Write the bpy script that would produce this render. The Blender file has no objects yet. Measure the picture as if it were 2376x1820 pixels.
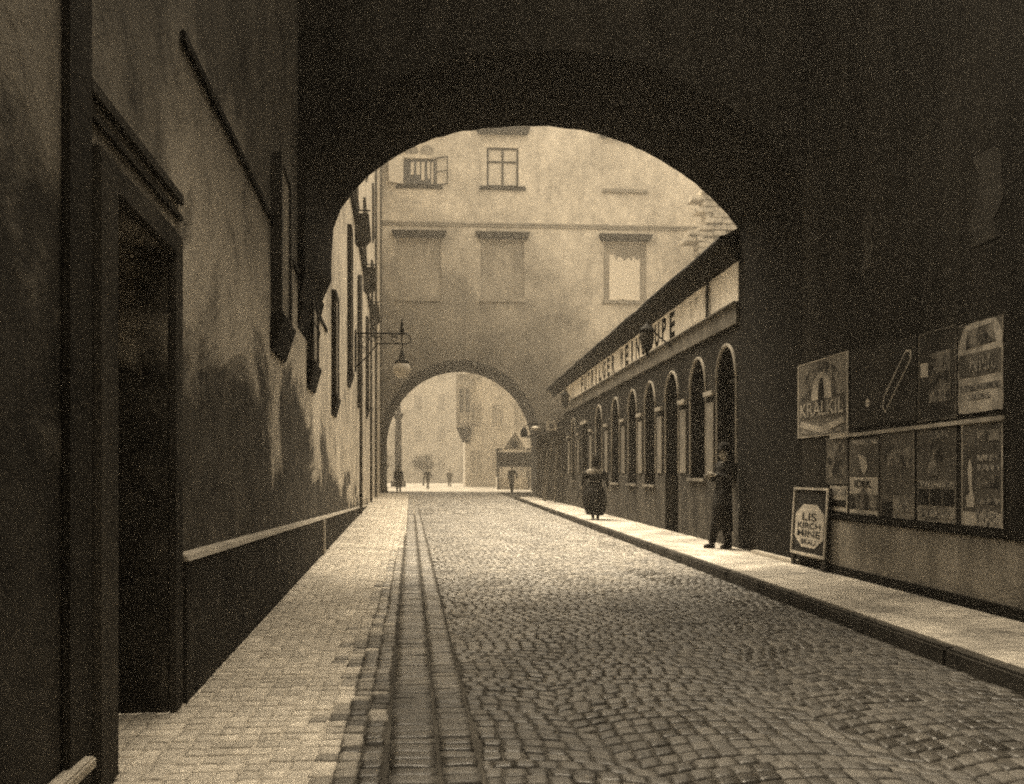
import bpy, bmesh, math, random
from mathutils import Vector, Matrix
random.seed(7)
C = bpy.context.scene.collection
PI = math.pi
SC = 1.0833                     # everything is drawn at a camera height of 1.2 and scaled to metres at the end
TH = math.radians(4.0); cT, sT = math.cos(TH), math.sin(TH)
F, CX, HY, H = 2100.0, 1188.0, 1100.0, 1.2      # measured focal length, centre, horizon (photo pixels), eye height
XR = 4.25                       # right house line
LA, LB = -1.145, .0567          # left house line  x = LA - LB*y

def XL(y): return LA - LB*y
def right_at(px, py):           # photo measurement -> (y, z) on the right house line
    k = (px-CX)/F; y = XR*(cT-k*sT)/(sT+k*cT); d = XR*sT+y*cT
    return y, H+(HY-py)*d/F
def left_y(px):
    k = (px-CX)/F
    return LA*(cT-k*sT)/(LB*cT+sT+k*(cT-LB*sT))
def far_at(px, py, Y=58.0):     # -> (x, z) on a wall across the street at distance Y
    k = (px-CX)/F; x = Y*(sT+k*cT)/(cT-k*sT); d = x*sT+Y*cT
    return x, H+(HY-py)*d/F

# ------------------------------------------------------------------ materials
def col(v, w=1.0): return (v, v*(1-.075*w), v*(1-.20*w), 1)
def new_mat(name):
    m = bpy.data.materials.new(name); m.use_nodes = True
    nt = m.node_tree; return m, nt, nt.nodes['Principled BSDF']
def nd(nt, t, **kw):
    n = nt.nodes.new(t)
    for k, v in kw.items():
        if k in n.inputs: n.inputs[k].default_value = v
        else: setattr(n, k, v)
    return n
def ramp(nt, fac, stops, interp='LINEAR'):
    r = nt.nodes.new('ShaderNodeValToRGB'); r.color_ramp.interpolation = interp
    e = r.color_ramp.elements
    while len(e) < len(stops): e.new(.5)
    for el, (p, c) in zip(e, stops): el.position = p; el.color = c
    nt.links.new(fac, r.inputs['Fac']); return r.outputs['Color']
def mul(nt, a, b, f=1.0):
    n = nd(nt, 'ShaderNodeMixRGB', blend_type='MULTIPLY'); n.inputs['Fac'].default_value = f
    nt.links.new(a, n.inputs['Color1'])
    nt.links.new(b, n.inputs['Color2']); return n.outputs['Color']
def mixc(nt, f, a, b):
    n = nd(nt, 'ShaderNodeMixRGB', blend_type='MIX')
    nt.links.new(f, n.inputs['Fac']); nt.links.new(a, n.inputs['Color1']); nt.links.new(b, n.inputs['Color2'])
    return n.outputs['Color']
def pos(nt, scale=(1,1,1)):
    g = nd(nt, 'ShaderNodeNewGeometry'); mp = nd(nt, 'ShaderNodeMapping')
    mp.inputs['Scale'].default_value = scale
    nt.links.new(g.outputs['Position'], mp.inputs['Vector']); return mp.outputs['Vector'], g
def noise(nt, vec, s, detail=6, rough=.6, dist=0):
    n = nd(nt, 'ShaderNodeTexNoise'); n.inputs['Scale'].default_value = s; n.inputs['Detail'].default_value = detail
    n.inputs['Roughness'].default_value = rough; n.inputs['Distortion'].default_value = dist
    nt.links.new(vec, n.inputs['Vector']); return n.outputs['Fac']
def g4(v): return (v, v, v, 1)

def mat(name, a, b=None, rough=.85, scale=1.5, stretch=(1,1,1), bump=.15, bscale=25, lo=.38, hi=.62, spec=.12, grain=.22, gs=30, metal=0, streak=0.0):
    b = a*.6 if b is None else b
    m, nt, bs = new_mat(name)
    v, g = pos(nt, stretch)
    c = ramp(nt, noise(nt, v, scale), [(lo, col(b)), (hi, col(a))])
    gv, _ = pos(nt)
    gr = ramp(nt, noise(nt, gv, gs, 3, .7), [(.3, g4(1-grain)), (.7, g4(1+grain))])
    c = mul(nt, c, gr)
    if streak:
        sv, _ = pos(nt, (3, 3, .22))
        c = mul(nt, c, ramp(nt, noise(nt, sv, 1.2, 5, .6), [(.38, g4(1-streak)), (.6, g4(1))]))
    nt.links.new(c, bs.inputs['Base Color'])
    bs.inputs['Roughness'].default_value = rough; bs.inputs['Specular IOR Level'].default_value = spec
    bs.inputs['Metallic'].default_value = metal
    if bump:
        bp = nd(nt, 'ShaderNodeBump'); bp.inputs['Strength'].default_value = bump; bp.inputs['Distance'].default_value = .03
        nt.links.new(noise(nt, gv, bscale, 5, .65), bp.inputs['Height']); nt.links.new(bp.outputs['Normal'], bs.inputs['Normal'])
    return m

M = {}
M['house'] = mat('pale_house_plaster', .40, .30, scale=.5, bump=.2, bscale=6, grain=.14, gs=9)
M['far_pane'] = mat('hazed_far_pane', .25, .2, bump=0)  # distance haze is put into the pane colour
M['facade'] = mat('pale_plaster_facade', .74, .56, scale=.35, stretch=(1,1,.6), bump=.2, bscale=6, grain=.16, gs=9, streak=.28)
M['trim'] = mat('weathered_stone_trim', .42, .27, scale=1.2, bump=.2)
M['hood'] = mat('dark_hood_stone', .025, .014, scale=1.5, bump=.2)  # hood shade put into the colour, against haze and lit front faces
M['dark_upper'] = mat('sooty_arch_plaster', .045, .02, spec=.05, scale=.55, stretch=(1,1,.5), bump=.5, bscale=9, grain=.3, gs=14, streak=.4)
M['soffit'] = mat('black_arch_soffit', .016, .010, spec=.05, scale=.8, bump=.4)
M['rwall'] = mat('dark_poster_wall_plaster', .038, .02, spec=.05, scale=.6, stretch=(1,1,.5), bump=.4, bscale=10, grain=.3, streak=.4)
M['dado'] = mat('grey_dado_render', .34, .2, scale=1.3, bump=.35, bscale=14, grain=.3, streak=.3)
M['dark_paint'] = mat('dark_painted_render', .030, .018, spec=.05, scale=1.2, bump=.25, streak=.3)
M['stone_base'] = mat('grey_stone_base', .085, .045, scale=1.4, bump=.35, streak=.4)
M['fascia'] = mat('cream_fascia_paint', .82, .68, scale=1.0, bump=.12, streak=.22)
M['cornice'] = mat('grey_cornice', .17, .09, scale=1.3, bump=.2, streak=.2)
M['pilaster'] = mat('pale_pilaster', .26, .15, scale=1.6, bump=.2, streak=.3)
M['rim'] = mat('pale_rim_moulding', .36, .24, scale=3, bump=.1)
M['letter'] = mat('black_sign_letter', .014, .01, rough=1, bump=0, spec=0)
M['eave'] = mat('dark_eave_boards', .03, .02, spec=.05, scale=3, stretch=(6,.6,6), bump=.3)
M['tile'] = mat('old_roof_tile', .12, .06, scale=3, bump=.5)
M['glass'] = mat('dark_window_glass', .02, .014, rough=.12, bump=.04, bscale=3, spec=.5, grain=.1)
M['frame'] = mat('dark_window_frame', .05, .03, scale=6, rough=.6, bump=.1)
M['door'] = mat('dark_door_wood', .032, .018, scale=3, stretch=(8,8,.5), rough=.6, bump=.3)
M['iron'] = mat('black_iron', .014, .008, rough=.8, scale=6, bump=.1, spec=.1)
M['zinc'] = mat('weathered_drain_pipe', .085, .045, rough=.6, scale=4, bump=.1)
M['white'] = mat('white_linen', .78, .6, scale=4, bump=.1, grain=.08)
M['curtain'] = mat('bright_curtained_pane', .74, .6, scale=2, rough=.4, bump=.05, grain=.08)
M['shutter'] = mat('pale_shutter', .40, .26, scale=4, stretch=(1,1,8), bump=.2, streak=.3)
M['paper_l'] = mat('pale_poster_paper', .64, .36, scale=2.6, bump=.2, bscale=12, grain=.3, streak=.3)
M['paper_d'] = mat('dark_poster_paper', .17, .085, scale=2.4, bump=.2, bscale=12, grain=.35, streak=.3)
M['paper_m'] = mat('grey_poster_paper', .32, .15, scale=2.5, bump=.2, bscale=12, grain=.35, streak=.3)
M['ink'] = mat('poster_ink', .026, .018, scale=4, bump=0)
M['label'] = mat('pale_sign_label', .55, .34, scale=4, bump=.1, grain=.2)
M['skin'] = mat('skin', .34, .28, rough=.55, bump=0, grain=.03)
M['coat_black'] = mat('black_wool', .017, .011, scale=8, bump=.2, bscale=60)
M['coat_brown'] = mat('dark_tweed', .05, .03, scale=8, bump=.2, bscale=60)
M['coat_grey'] = mat('grey_cloth', .10, .06, scale=8, bump=.2, bscale=60)
M['leather'] = mat('black_leather', .015, .01, rough=.4, bump=.1)
M['lace'] = mat('pale_lace_collar', .45, .22, scale=20, bump=.3)
M['straw'] = mat('straw_hat', .32, .22, scale=10, bump=.2)
M['hair'] = mat('dark_hair', .02, .012, bump=.1)
M['wood'] = mat('weathered_plank', .085, .03, scale=2.5, stretch=(5,5,.3), bump=.4, bscale=12, streak=.4)
M['rubble'] = mat('broken_masonry', .7, .36, scale=2.2, bump=.6, bscale=5, grain=.2)
M['globe'] = mat('frosted_globe', .45, .38, rough=.25, bump=0, spec=.5, grain=.03)
M['bark'] = mat('tree_bark', .08, .04, bump=.4)
M['leaf'] = mat('tree_leaf', .12, .08, scale=3, bump=0)
M['kerb'] = mat('granite_kerb', .06, .035, scale=3, bump=.3, bscale=30)
M['whitewash'] = None

def facade_mat():
    m, nt, bs = new_mat('shaded_facade_plaster')
    g = nd(nt, 'ShaderNodeNewGeometry'); sx = nd(nt, 'ShaderNodeSeparateXYZ'); nt.links.new(g.outputs['Position'], sx.inputs[0])
    v, _ = pos(nt)
    def mth(op, a, b):
        n = nd(nt, 'ShaderNodeMath', operation=op)
        for i, q in enumerate((a, b)):
            if isinstance(q, (int, float)): n.inputs[i].default_value = q
            else: nt.links.new(q, n.inputs[i])
        return n.outputs[0]
    c = ramp(nt, noise(nt, v, .32, 8, .68), [(.36, col(.56)), (.6, col(.80))])
    c = mul(nt, c, ramp(nt, noise(nt, v, 1.7, 7, .7), [(.34, g4(.78)), (.6, g4(1.08))]))
    # shade painted into the lower plaster round the archway, edge slanting raggedly at right
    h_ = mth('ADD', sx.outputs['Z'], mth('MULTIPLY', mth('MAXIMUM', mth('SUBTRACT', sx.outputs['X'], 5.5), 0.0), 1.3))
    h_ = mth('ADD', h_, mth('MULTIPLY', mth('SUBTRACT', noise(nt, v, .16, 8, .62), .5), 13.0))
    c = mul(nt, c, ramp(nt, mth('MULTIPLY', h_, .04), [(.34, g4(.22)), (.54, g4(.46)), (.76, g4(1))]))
    sv, _ = pos(nt, (2.2, 2.2, .3)); c = mul(nt, c, ramp(nt, noise(nt, sv, .9, 6, .6), [(.3, g4(.8)), (.5, g4(1))]))
    c = mul(nt, c, ramp(nt, noise(nt, v, 12, 3, .7), [(.3, g4(.84)), (.7, g4(1.14))]))
    nt.links.new(c, bs.inputs['Base Color']); bs.inputs['Roughness'].default_value = .9; bs.inputs['Specular IOR Level'].default_value = .15
    bp = nd(nt, 'ShaderNodeBump'); bp.inputs['Strength'].default_value = .25; bp.inputs['Distance'].default_value = .03
    nt.links.new(noise(nt, v, 5, 6, .7), bp.inputs['Height']); nt.links.new(bp.outputs['Normal'], bs.inputs['Normal'])
    return m
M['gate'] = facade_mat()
# left wall: pale plaster that has come away, damp rising from the ground, darker above the string course
def left_wall_mat():
    m, nt, bs = new_mat('peeling_damp_plaster')
    g = nd(nt, 'ShaderNodeNewGeometry'); sx = nd(nt, 'ShaderNodeSeparateXYZ'); nt.links.new(g.outputs['Position'], sx.inputs[0])
    v, _ = pos(nt, (1, .30, .62)); vv, _ = pos(nt); sv, _ = pos(nt, (1, .55, .5))
    n1 = noise(nt, v, .95, 6, .58, .9); n2 = noise(nt, vv, 2.6, 6, .65); ns = noise(nt, sv, 1.7, 9, .66, .8)
    def mth(op, a, b=None, c=None):
        n = nd(nt, 'ShaderNodeMath', operation=op)
        for i, q in enumerate((a, b, c)):
            if q is None: continue
            if isinstance(q, (int, float)): n.inputs[i].default_value = q
            else: nt.links.new(q, n.inputs[i])
        return n.outputs[0]
    z, y = sx.outputs['Z'], sx.outputs['Y']
    # height of the damp line, falling along the street, wandering with the noise
    wob = mth('MULTIPLY', mth('SUBTRACT', n1, .5), 5.5)
    wob = mth('ADD', wob, mth('MULTIPLY', mth('SUBTRACT', n2, .5), .45))
    line = mth('SUBTRACT', 2.35, mth('MULTIPLY', y, .062))
    above = mth('SMOOTHSTEP' if False else 'ADD', mth('SUBTRACT', z, line), wob)
    damp = ramp(nt, mth('MULTIPLY_ADD', above, .5, .5), [(.40, g4(0)), (.60, g4(1))])
    # darker higher up on the near stretch
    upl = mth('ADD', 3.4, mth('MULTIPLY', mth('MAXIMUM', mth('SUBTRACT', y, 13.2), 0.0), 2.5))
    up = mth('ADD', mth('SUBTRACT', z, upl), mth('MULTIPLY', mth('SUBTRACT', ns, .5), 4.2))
    dark_upper = ramp(nt, mth('MULTIPLY_ADD', up, .35, .5), [(.3, g4(1)), (.72, g4(.13))])
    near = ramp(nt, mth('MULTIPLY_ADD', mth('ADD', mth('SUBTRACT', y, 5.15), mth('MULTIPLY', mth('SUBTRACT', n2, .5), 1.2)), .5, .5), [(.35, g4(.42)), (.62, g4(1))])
    a = ramp(nt, ns, [(.33, col(.24)), (.46, col(.58)), (.60, col(.78))])
    b = ramp(nt, n2, [(.35, col(.06)), (.68, col(.15))])
    c = mixc(nt, damp, b, a)
    c = mul(nt, c, dark_upper); c = mul(nt, c, near)
    gr = ramp(nt, noise(nt, vv, 34, 3, .7), [(.3, g4(.75)), (.7, g4(1.22))]); c = mul(nt, c, gr)
    nt.links.new(c, bs.inputs['Base Color']); bs.inputs['Roughness'].default_value = .88; bs.inputs['Specular IOR Level'].default_value = .2
    bp = nd(nt, 'ShaderNodeBump'); bp.inputs['Strength'].default_value = .5; bp.inputs['Distance'].default_value = .04
    nt.links.new(mth('ADD', mth('MULTIPLY', damp, .5), noise(nt, vv, 9, 7, .7)), bp.inputs['Height']); nt.links.new(bp.outputs['Normal'], bs.inputs['Normal'])
    return m
M['lwall'] = left_wall_mat()

def sett_mat(name, lo, hi, rough, spec=.8, damp=False):
    m, nt, bs = new_mat(name)
    g = nd(nt, 'ShaderNodeNewGeometry')
    c = ramp(nt, g.outputs['Random Per Island'], [(0, col(lo)), (.55, col((lo+hi)*.45)), (1, col(hi))])
    v, _ = pos(nt)
    c = mul(nt, c, ramp(nt, noise(nt, v, 45, 4, .7), [(.3, g4(.6)), (.7, g4(1.3))]))
    c = mul(nt, c, ramp(nt, noise(nt, v, .8, 4, .6), [(.35, g4(.75)), (.65, g4(1.15))]))
    nt.links.new(c, bs.inputs['Base Color'])
    if damp:        # damp, ragged-edged stretch near right; beyond it the road's pale sheen is painted in
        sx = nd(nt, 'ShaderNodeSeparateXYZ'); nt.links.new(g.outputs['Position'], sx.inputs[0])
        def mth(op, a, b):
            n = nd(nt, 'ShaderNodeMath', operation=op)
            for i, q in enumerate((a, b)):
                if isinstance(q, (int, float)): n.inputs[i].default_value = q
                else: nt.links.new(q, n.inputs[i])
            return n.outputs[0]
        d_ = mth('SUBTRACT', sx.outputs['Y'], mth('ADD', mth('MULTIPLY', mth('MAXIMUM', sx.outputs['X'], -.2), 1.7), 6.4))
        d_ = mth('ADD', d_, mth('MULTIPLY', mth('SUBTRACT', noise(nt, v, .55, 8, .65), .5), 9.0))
        pale_sheen = ramp(nt, mth('ADD', mth('MULTIPLY', d_, .14), .5), [(.3, g4(1)), (.72, g4(3.4))])
        c = mul(nt, c, pale_sheen); nt.links.new(c, bs.inputs['Base Color'])
    ro = nd(nt, 'ShaderNodeMixRGB', blend_type='ADD'); ro.inputs['Fac'].default_value = 1
    nt.links.new(ramp(nt, g.outputs['Random Per Island'], [(0, g4(rough-.1)), (1, g4(rough+.15))]), ro.inputs['Color1'])
    nt.links.new(ramp(nt, noise(nt, v, 1.3, 6, .65), [(.42, g4(0)), (.62, g4(.34))]), ro.inputs['Color2'])     # dusty patches between polished ones
    nt.links.new(ro.outputs['Color'], bs.inputs['Roughness'])
    bs.inputs['Specular IOR Level'].default_value = spec
    bp = nd(nt, 'ShaderNodeBump'); bp.inputs['Strength'].default_value = .45; bp.inputs['Distance'].default_value = .01
    nt.links.new(noise(nt, v, 60, 4, .7), bp.inputs['Height']); nt.links.new(bp.outputs['Normal'], bs.inputs['Normal'])
    return m
M['sett'] = sett_mat('granite_sett', .042, .105, .34, .6, True)
M['mid_sett'] = sett_mat('worn_border_sett', .24, .50, .5, .5)
M['pale_sett'] = sett_mat('pale_worn_sett', .62, .84, .65, .3)
M['joint'] = mat('sett_joint_dirt', .085, .05, scale=2, bump=.4)
def slab_mat(name, a, b, ys, xs):
    m, nt, bs = new_mat(name)
    v, _ = pos(nt); r = nd(nt, 'ShaderNodeMapping'); r.inputs['Rotation'].default_value = (0, 0, PI/2); nt.links.new(v, r.inputs['Vector'])
    br = nd(nt, 'ShaderNodeTexBrick'); nt.links.new(v, br.inputs['Vector'])
    br.inputs['Color1'].default_value = col(a); br.inputs['Color2'].default_value = col((a+b)/2); br.inputs['Mortar'].default_value = col(b*.8)
    br.inputs['Scale'].default_value = 1; br.inputs['Mortar Size'].default_value = .008; br.inputs['Mortar Smooth'].default_value = .4
    br.inputs['Brick Width'].default_value = xs; br.inputs['Row Height'].default_value = ys
    c = mul(nt, br.outputs['Color'], ramp(nt, noise(nt, v, 1.1, 8, .7), [(.36, g4(.42)), (.6, g4(1.15))]))
    hv, _ = pos(nt, (1, 3.5, 1))
    c = mul(nt, c, ramp(nt, noise(nt, hv, 5, 6, .7), [(.36, g4(.62)), (.55, g4(1.05))]))
    c = mul(nt, c, ramp(nt, noise(nt, v, 60, 3, .7), [(.3, g4(.75)), (.7, g4(1.2))]))
    nt.links.new(c, bs.inputs['Base Color']); bs.inputs['Roughness'].default_value = .7; bs.inputs['Specular IOR Level'].default_value = .35
    bp = nd(nt, 'ShaderNodeBump'); bp.inputs['Strength'].default_value = .5; bp.inputs['Distance'].default_value = .015
    nt.links.new(noise(nt, hv, 14, 6, .7), bp.inputs['Height']); nt.links.new(bp.outputs['Normal'], bs.inputs['Normal'])
    return m
M['footway'] = mat('worn_pale_stone', .6, .42, scale=3, bump=.3)
M['pavement'] = slab_mat('worn_pavement_slab', .54, .34, .9, .95)
def text_lines_mat(name, paper, ink, s=55):
    m, nt, bs = new_mat(name)
    v, _ = pos(nt, (1, 1, .55))
    c = ramp(nt, noise(nt, v, s, 2, .5), [(.44, col(ink)), (.54, col(paper))])
    w, _ = pos(nt); c = mul(nt, c, ramp(nt, noise(nt, w, 3, 5, .6), [(.35, g4(.6)), (.65, g4(1.1))]))
    nt.links.new(c, bs.inputs['Base Color']); bs.inputs['Roughness'].default_value = .9
    return m
M['paper_k'] = mat('blackened_poster_paper', .05, .028, scale=2.4, bump=.2, bscale=12, grain=.35, streak=.3)
M['lines'] = text_lines_mat('small_print', .46, .04)
M['lines_d'] = text_lines_mat('reversed_small_print', .05, .34, 40)
M['picture'] = mat('printed_picture', .24, .035, scale=6, bump=.05, lo=.42, hi=.6, grain=.35)
M['faded'] = mat('faded_lettering', .74, .22, scale=5, stretch=(1,1,.4), bump=.1, lo=.36, hi=.56)
def whitewash():
    m, nt, bs = new_mat('flaking_whitewash')
    v, _ = pos(nt)
    c = ramp(nt, noise(nt, v, 1.6, 7, .65), [(.30, col(.4)), (.36, col(.9))])
    nt.links.new(c, bs.inputs['Base Color']); bs.inputs['Roughness'].default_value = .9
    return m
M['whitewash'] = whitewash()

# ------------------------------------------------------------------ mesh building
def org(o):
    p = Vector((0,0,0))
    while o is not None: p += o.location; o = o.parent
    return p
class MB:
    def __init__(s): s.v = []; s.f = []
    def add(s, vs, fs):
        n = len(s.v); s.v += [tuple(q) for q in vs]; s.f += [tuple(n+i for i in f) for f in fs]; return s
    def hexa(s, p):
        return s.add(p, [(0,3,2,1), (4,5,6,7), (0,1,5,4), (1,2,6,5), (2,3,7,6), (3,0,4,7)])
    def box(s, x0, x1, y0, y1, z0, z1):
        return s.hexa([(x0,y0,z0),(x1,y0,z0),(x1,y1,z0),(x0,y1,z0),(x0,y0,z1),(x1,y0,z1),(x1,y1,z1),(x0,y1,z1)])
    def lbox(s, y0, y1, z0, z1, o0, o1):        # box on the left house line, o = how far it stands out
        return s.hexa([(XL(y0)+o0,y0,z0),(XL(y0)+o1,y0,z0),(XL(y1)+o1,y1,z0),(XL(y1)+o0,y1,z0),
                       (XL(y0)+o0,y0,z1),(XL(y0)+o1,y0,z1),(XL(y1)+o1,y1,z1),(XL(y1)+o0,y1,z1)])
    def rbox(s, y0, y1, z0, z1, o0, o1):        # box on the right house line
        return s.box(XR-o1, XR-o0, y0, y1, z0, z1)
    def prism(s, pts, axis, a0, a1):            # polygon (u,v) extruded along an axis; concave outlines allowed
        n = len(pts)
        def P(u, v, a): return {'x': (a,u,v), 'y': (u,a,v), 'z': (u,v,a)}[axis]
        vs = [P(u,v,a0) for u,v in pts] + [P(u,v,a1) for u,v in pts]
        return s.add(vs, [tuple(range(n))[::-1], tuple(range(n,2*n))] + [(i,(i+1)%n,n+(i+1)%n,n+i) for i in range(n)])
    def tube(s, pts, r, seg=8, cap=True):
        pts = [Vector(p) for p in pts]; rr = r if isinstance(r, (list,tuple)) else [r]*len(pts)
        vs, fs = [], []; t0 = (pts[1]-pts[0]).normalized()
        ref = Vector((0,0,1)) if abs(t0.z) < .9 else Vector((0,1,0))
        u = t0.cross(ref).normalized()
        for i, p in enumerate(pts):
            t = ((pts[min(i+1,len(pts)-1)]-pts[max(i-1,0)])).normalized()
            u = (u - t*u.dot(t)).normalized(); w = t.cross(u)
            for k in range(seg):
                a = 2*PI*k/seg; vs.append(p + (u*math.cos(a)+w*math.sin(a))*rr[i])
        for i in range(len(pts)-1):
            for k in range(seg):
                k2 = (k+1)%seg; fs.append((i*seg+k, i*seg+k2, (i+1)*seg+k2, (i+1)*seg+k))
        if cap: fs += [tuple(range(seg))[::-1], tuple((len(pts)-1)*seg+k for k in range(seg))]
        return s.add(vs, fs)
    def lathe(s, prof, c=(0,0,0), seg=20):      # profile [(r,z)] round the z axis
        vs, fs = [], []
        for r, z in prof:
            for k in range(seg):
                a = 2*PI*k/seg; vs.append((c[0]+r*math.cos(a), c[1]+r*math.sin(a), c[2]+z))
        for i in range(len(prof)-1):
            for k in range(seg):
                k2 = (k+1)%seg; fs.append((i*seg+k, i*seg+k2, (i+1)*seg+k2, (i+1)*seg+k))
        fs += [tuple(range(seg))[::-1], tuple((len(prof)-1)*seg+k for k in range(seg))]
        return s.add(vs, fs)
    def loft(s, rings, seg=16):                 # rings [(centre, rx, ry)] horizontal ellipses
        vs, fs = [], []
        for c, rx, ry in rings:
            for k in range(seg):
                a = 2*PI*k/seg; vs.append((c[0]+rx*math.cos(a), c[1]+ry*math.sin(a), c[2]))
        n = len(rings)
        for i in range(n-1):
            for k in range(seg):
                k2 = (k+1)%seg; fs.append((i*seg+k, i*seg+k2, (i+1)*seg+k2, (i+1)*seg+k))
        fs += [tuple(range(seg))[::-1], tuple((n-1)*seg+k for k in range(seg))]
        return s.add(vs, fs)
    def ball(s, c, rx, ry=None, rz=None, seg=12, n=8):
        ry = ry or rx; rz = rz or rx
        return s.loft([((c[0],c[1],c[2]-rz*math.cos(PI*(i+.02)/(n+.04))), max(rx*math.sin(PI*(i+.02)/(n+.04)),1e-4), max(ry*math.sin(PI*(i+.02)/(n+.04)),1e-4)) for i in range(n+1)], seg)
    def build(s, name, m, parent=None, local=False, smooth=False, bevel=0, base=None):
        me = bpy.data.meshes.new(name)
        o = bpy.data.objects.new(name, me)
        if parent is not None: o.parent = parent
        off = Vector((0,0,0))
        if parent is not None and not local: off = org(parent)
        elif parent is None and base is not None: o.location = base; off = Vector(base)
        me.from_pydata([(x-off.x, y-off.y, z-off.z) for x,y,z in s.v], [], s.f)
        bm = bmesh.new(); bm.from_mesh(me)
        if bevel:
            bmesh.ops.bevel(bm, geom=[e for e in bm.edges if len(e.link_faces)==2 and e.calc_face_angle(0) > .6], offset=bevel, segments=2, affect='EDGES', clamp_overlap=True)
        bmesh.ops.recalc_face_normals(bm, faces=bm.faces)
        bm.to_mesh(me); bm.free()
        if smooth:
            for p in me.polygons: p.use_smooth = True
        me.materials.append(m); C.objects.link(o); return o
def tag(o, label=None, cat=None, group=None, kind=None):
    if label: o['label'] = label
    if cat: o['category'] = cat
    if group: o['group'] = group
    if kind: o['kind'] = kind
    return o
def thing(name, label, cat, loc=(0,0,0), group=None):
    o = bpy.data.objects.new(name, None); o.empty_display_size = .3; C.objects.link(o); o.location = loc
    return tag(o, label, cat, group)

def rough_up(o, amt, scale, cuts=0):            # hand-laid unevenness
    from mathutils import noise as N
    for v in o.data.vertices:
        v.co += N.noise_vector(Vector(v.co)*scale)*amt
    return o

# wall with openings: mp(u, z, o) -> point; openings (uc, w, z_sill, z_spring, rise); all on one band z0..z1
def opening_top(op, u):
    uc, w, zs, zp, rise = op
    t = max(-1, min(1, (u-uc)/(w/2))); return zp + rise*math.sqrt(max(0, 1-t*t))
def wall_band(mb, mp, u0, u1, z0, z1, ops, depth, seg=20):
    def quad(a, b, c, d): mb.add([a, b, c, d], [(0,1,2,3)])
    u = u0
    for op in sorted(ops):
        uc, w, zs, zp, rise = op; a, b = uc-w/2, uc+w/2
        if a > u+1e-4: quad(mp(u,z0,0), mp(a,z0,0), mp(a,z1,0), mp(u,z1,0))
        if zs > z0+1e-4: quad(mp(a,z0,0), mp(b,z0,0), mp(b,zs,0), mp(a,zs,0)); quad(mp(a,zs,0), mp(b,zs,0), mp(b,zs,-depth), mp(a,zs,-depth))
        n = seg if rise > 0 else 1
        us = [uc - w/2*math.cos(PI*i/n) for i in range(n+1)]
        for i in range(n):
            p, q = us[i], us[i+1]; tp, tq = opening_top(op,p), opening_top(op,q)
            quad(mp(p,tp,0), mp(q,tq,0), mp(q,z1,0), mp(p,z1,0))
            quad(mp(p,tp,0), mp(q,tq,0), mp(q,tq,-depth), mp(p,tp,-depth))
        for e in (a, b):
            if opening_top(op,e) > zs: quad(mp(e,zs,0), mp(e,opening_top(op,e),0), mp(e,opening_top(op,e),-depth), mp(e,zs,-depth))
        u = b
    if u < u1-1e-4: quad(mp(u,z0,0), mp(u1,z0,0), mp(u1,z1,0), mp(u,z1,0))
def arch_line(op, n=18):                         # outline sill - spring - arch - spring - sill
    uc, w, zs, zp, rise = op
    return [(uc-w/2,zs)] + [(uc-w/2*math.cos(PI*i/n), zp+rise*math.sin(PI*i/n)) for i in range(n+1)] + [(uc+w/2,zs)]
def fill_opening(mb, mp, op, o):
    pts = arch_line(op); mb.add([mp(u,z,o) for u,z in pts], [tuple(range(len(pts)))])
def mpR(u, z, o): return (XR-o, u, z)
def mpB(u, z, o): return (u, 58.0-o, z)

def text_mesh(body, embold=.0):
    cu = bpy.data.curves.new('lettering', 'FONT'); cu.body = body; cu.size = 1; cu.extrude = .01; cu.offset = embold
    ob = bpy.data.objects.new('lettering', cu); C.objects.link(ob)
    dg = bpy.context.evaluated_depsgraph_get(); dg.update()
    me = bpy.data.meshes.new_from_object(ob.evaluated_get(dg)); C.objects.unlink(ob); bpy.data.objects.remove(ob)
    vs = [v.co.copy() for v in me.vertices]; fs = [tuple(p.vertices) for p in me.polygons]
    bpy.data.meshes.remove(me)
    x0 = min(v.x for v in vs); x1 = max(v.x for v in vs); y0 = min(v.y for v in vs); y1 = max(v.y for v in vs)
    return [((v.x-x0)/(x1-x0), (v.y-y0)/(y1-y0), v.z) for v in vs], fs
def text_right(mb, body, yl, yr, z0, z1, o, embold=.012):    # lettering on the right house line, read from yl to yr
    vs, fs = text_mesh(body, embold)
    mb.add([(XR-o-.15*max(w,0), yl+(yr-yl)*u, z0+(z1-z0)*v) for u,v,w in vs], fs); return mb

# ------------------------------------------------------------------ ground
def grid_sheet(name, x0, x1, y0, y1, z, m, kind='structure'):
    o = MB().add([(x0,y0,z),(x1,y0,z),(x1,y1,z),(x0,y1,z)], [(0,1,2,3)]).build(name, m); return tag(o, kind=kind)
tag(MB().add([(-5.2,.5,-.0115),(3.12,.5,-.0115),(3.12,57,-.0115),(-5.2,57,-.0115)], [(0,1,2,3)]).build('road_bed', M['joint']), kind='structure')
grid_sheet('ground', -160, 160, -60, 320, -.062, M['joint'])

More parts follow.
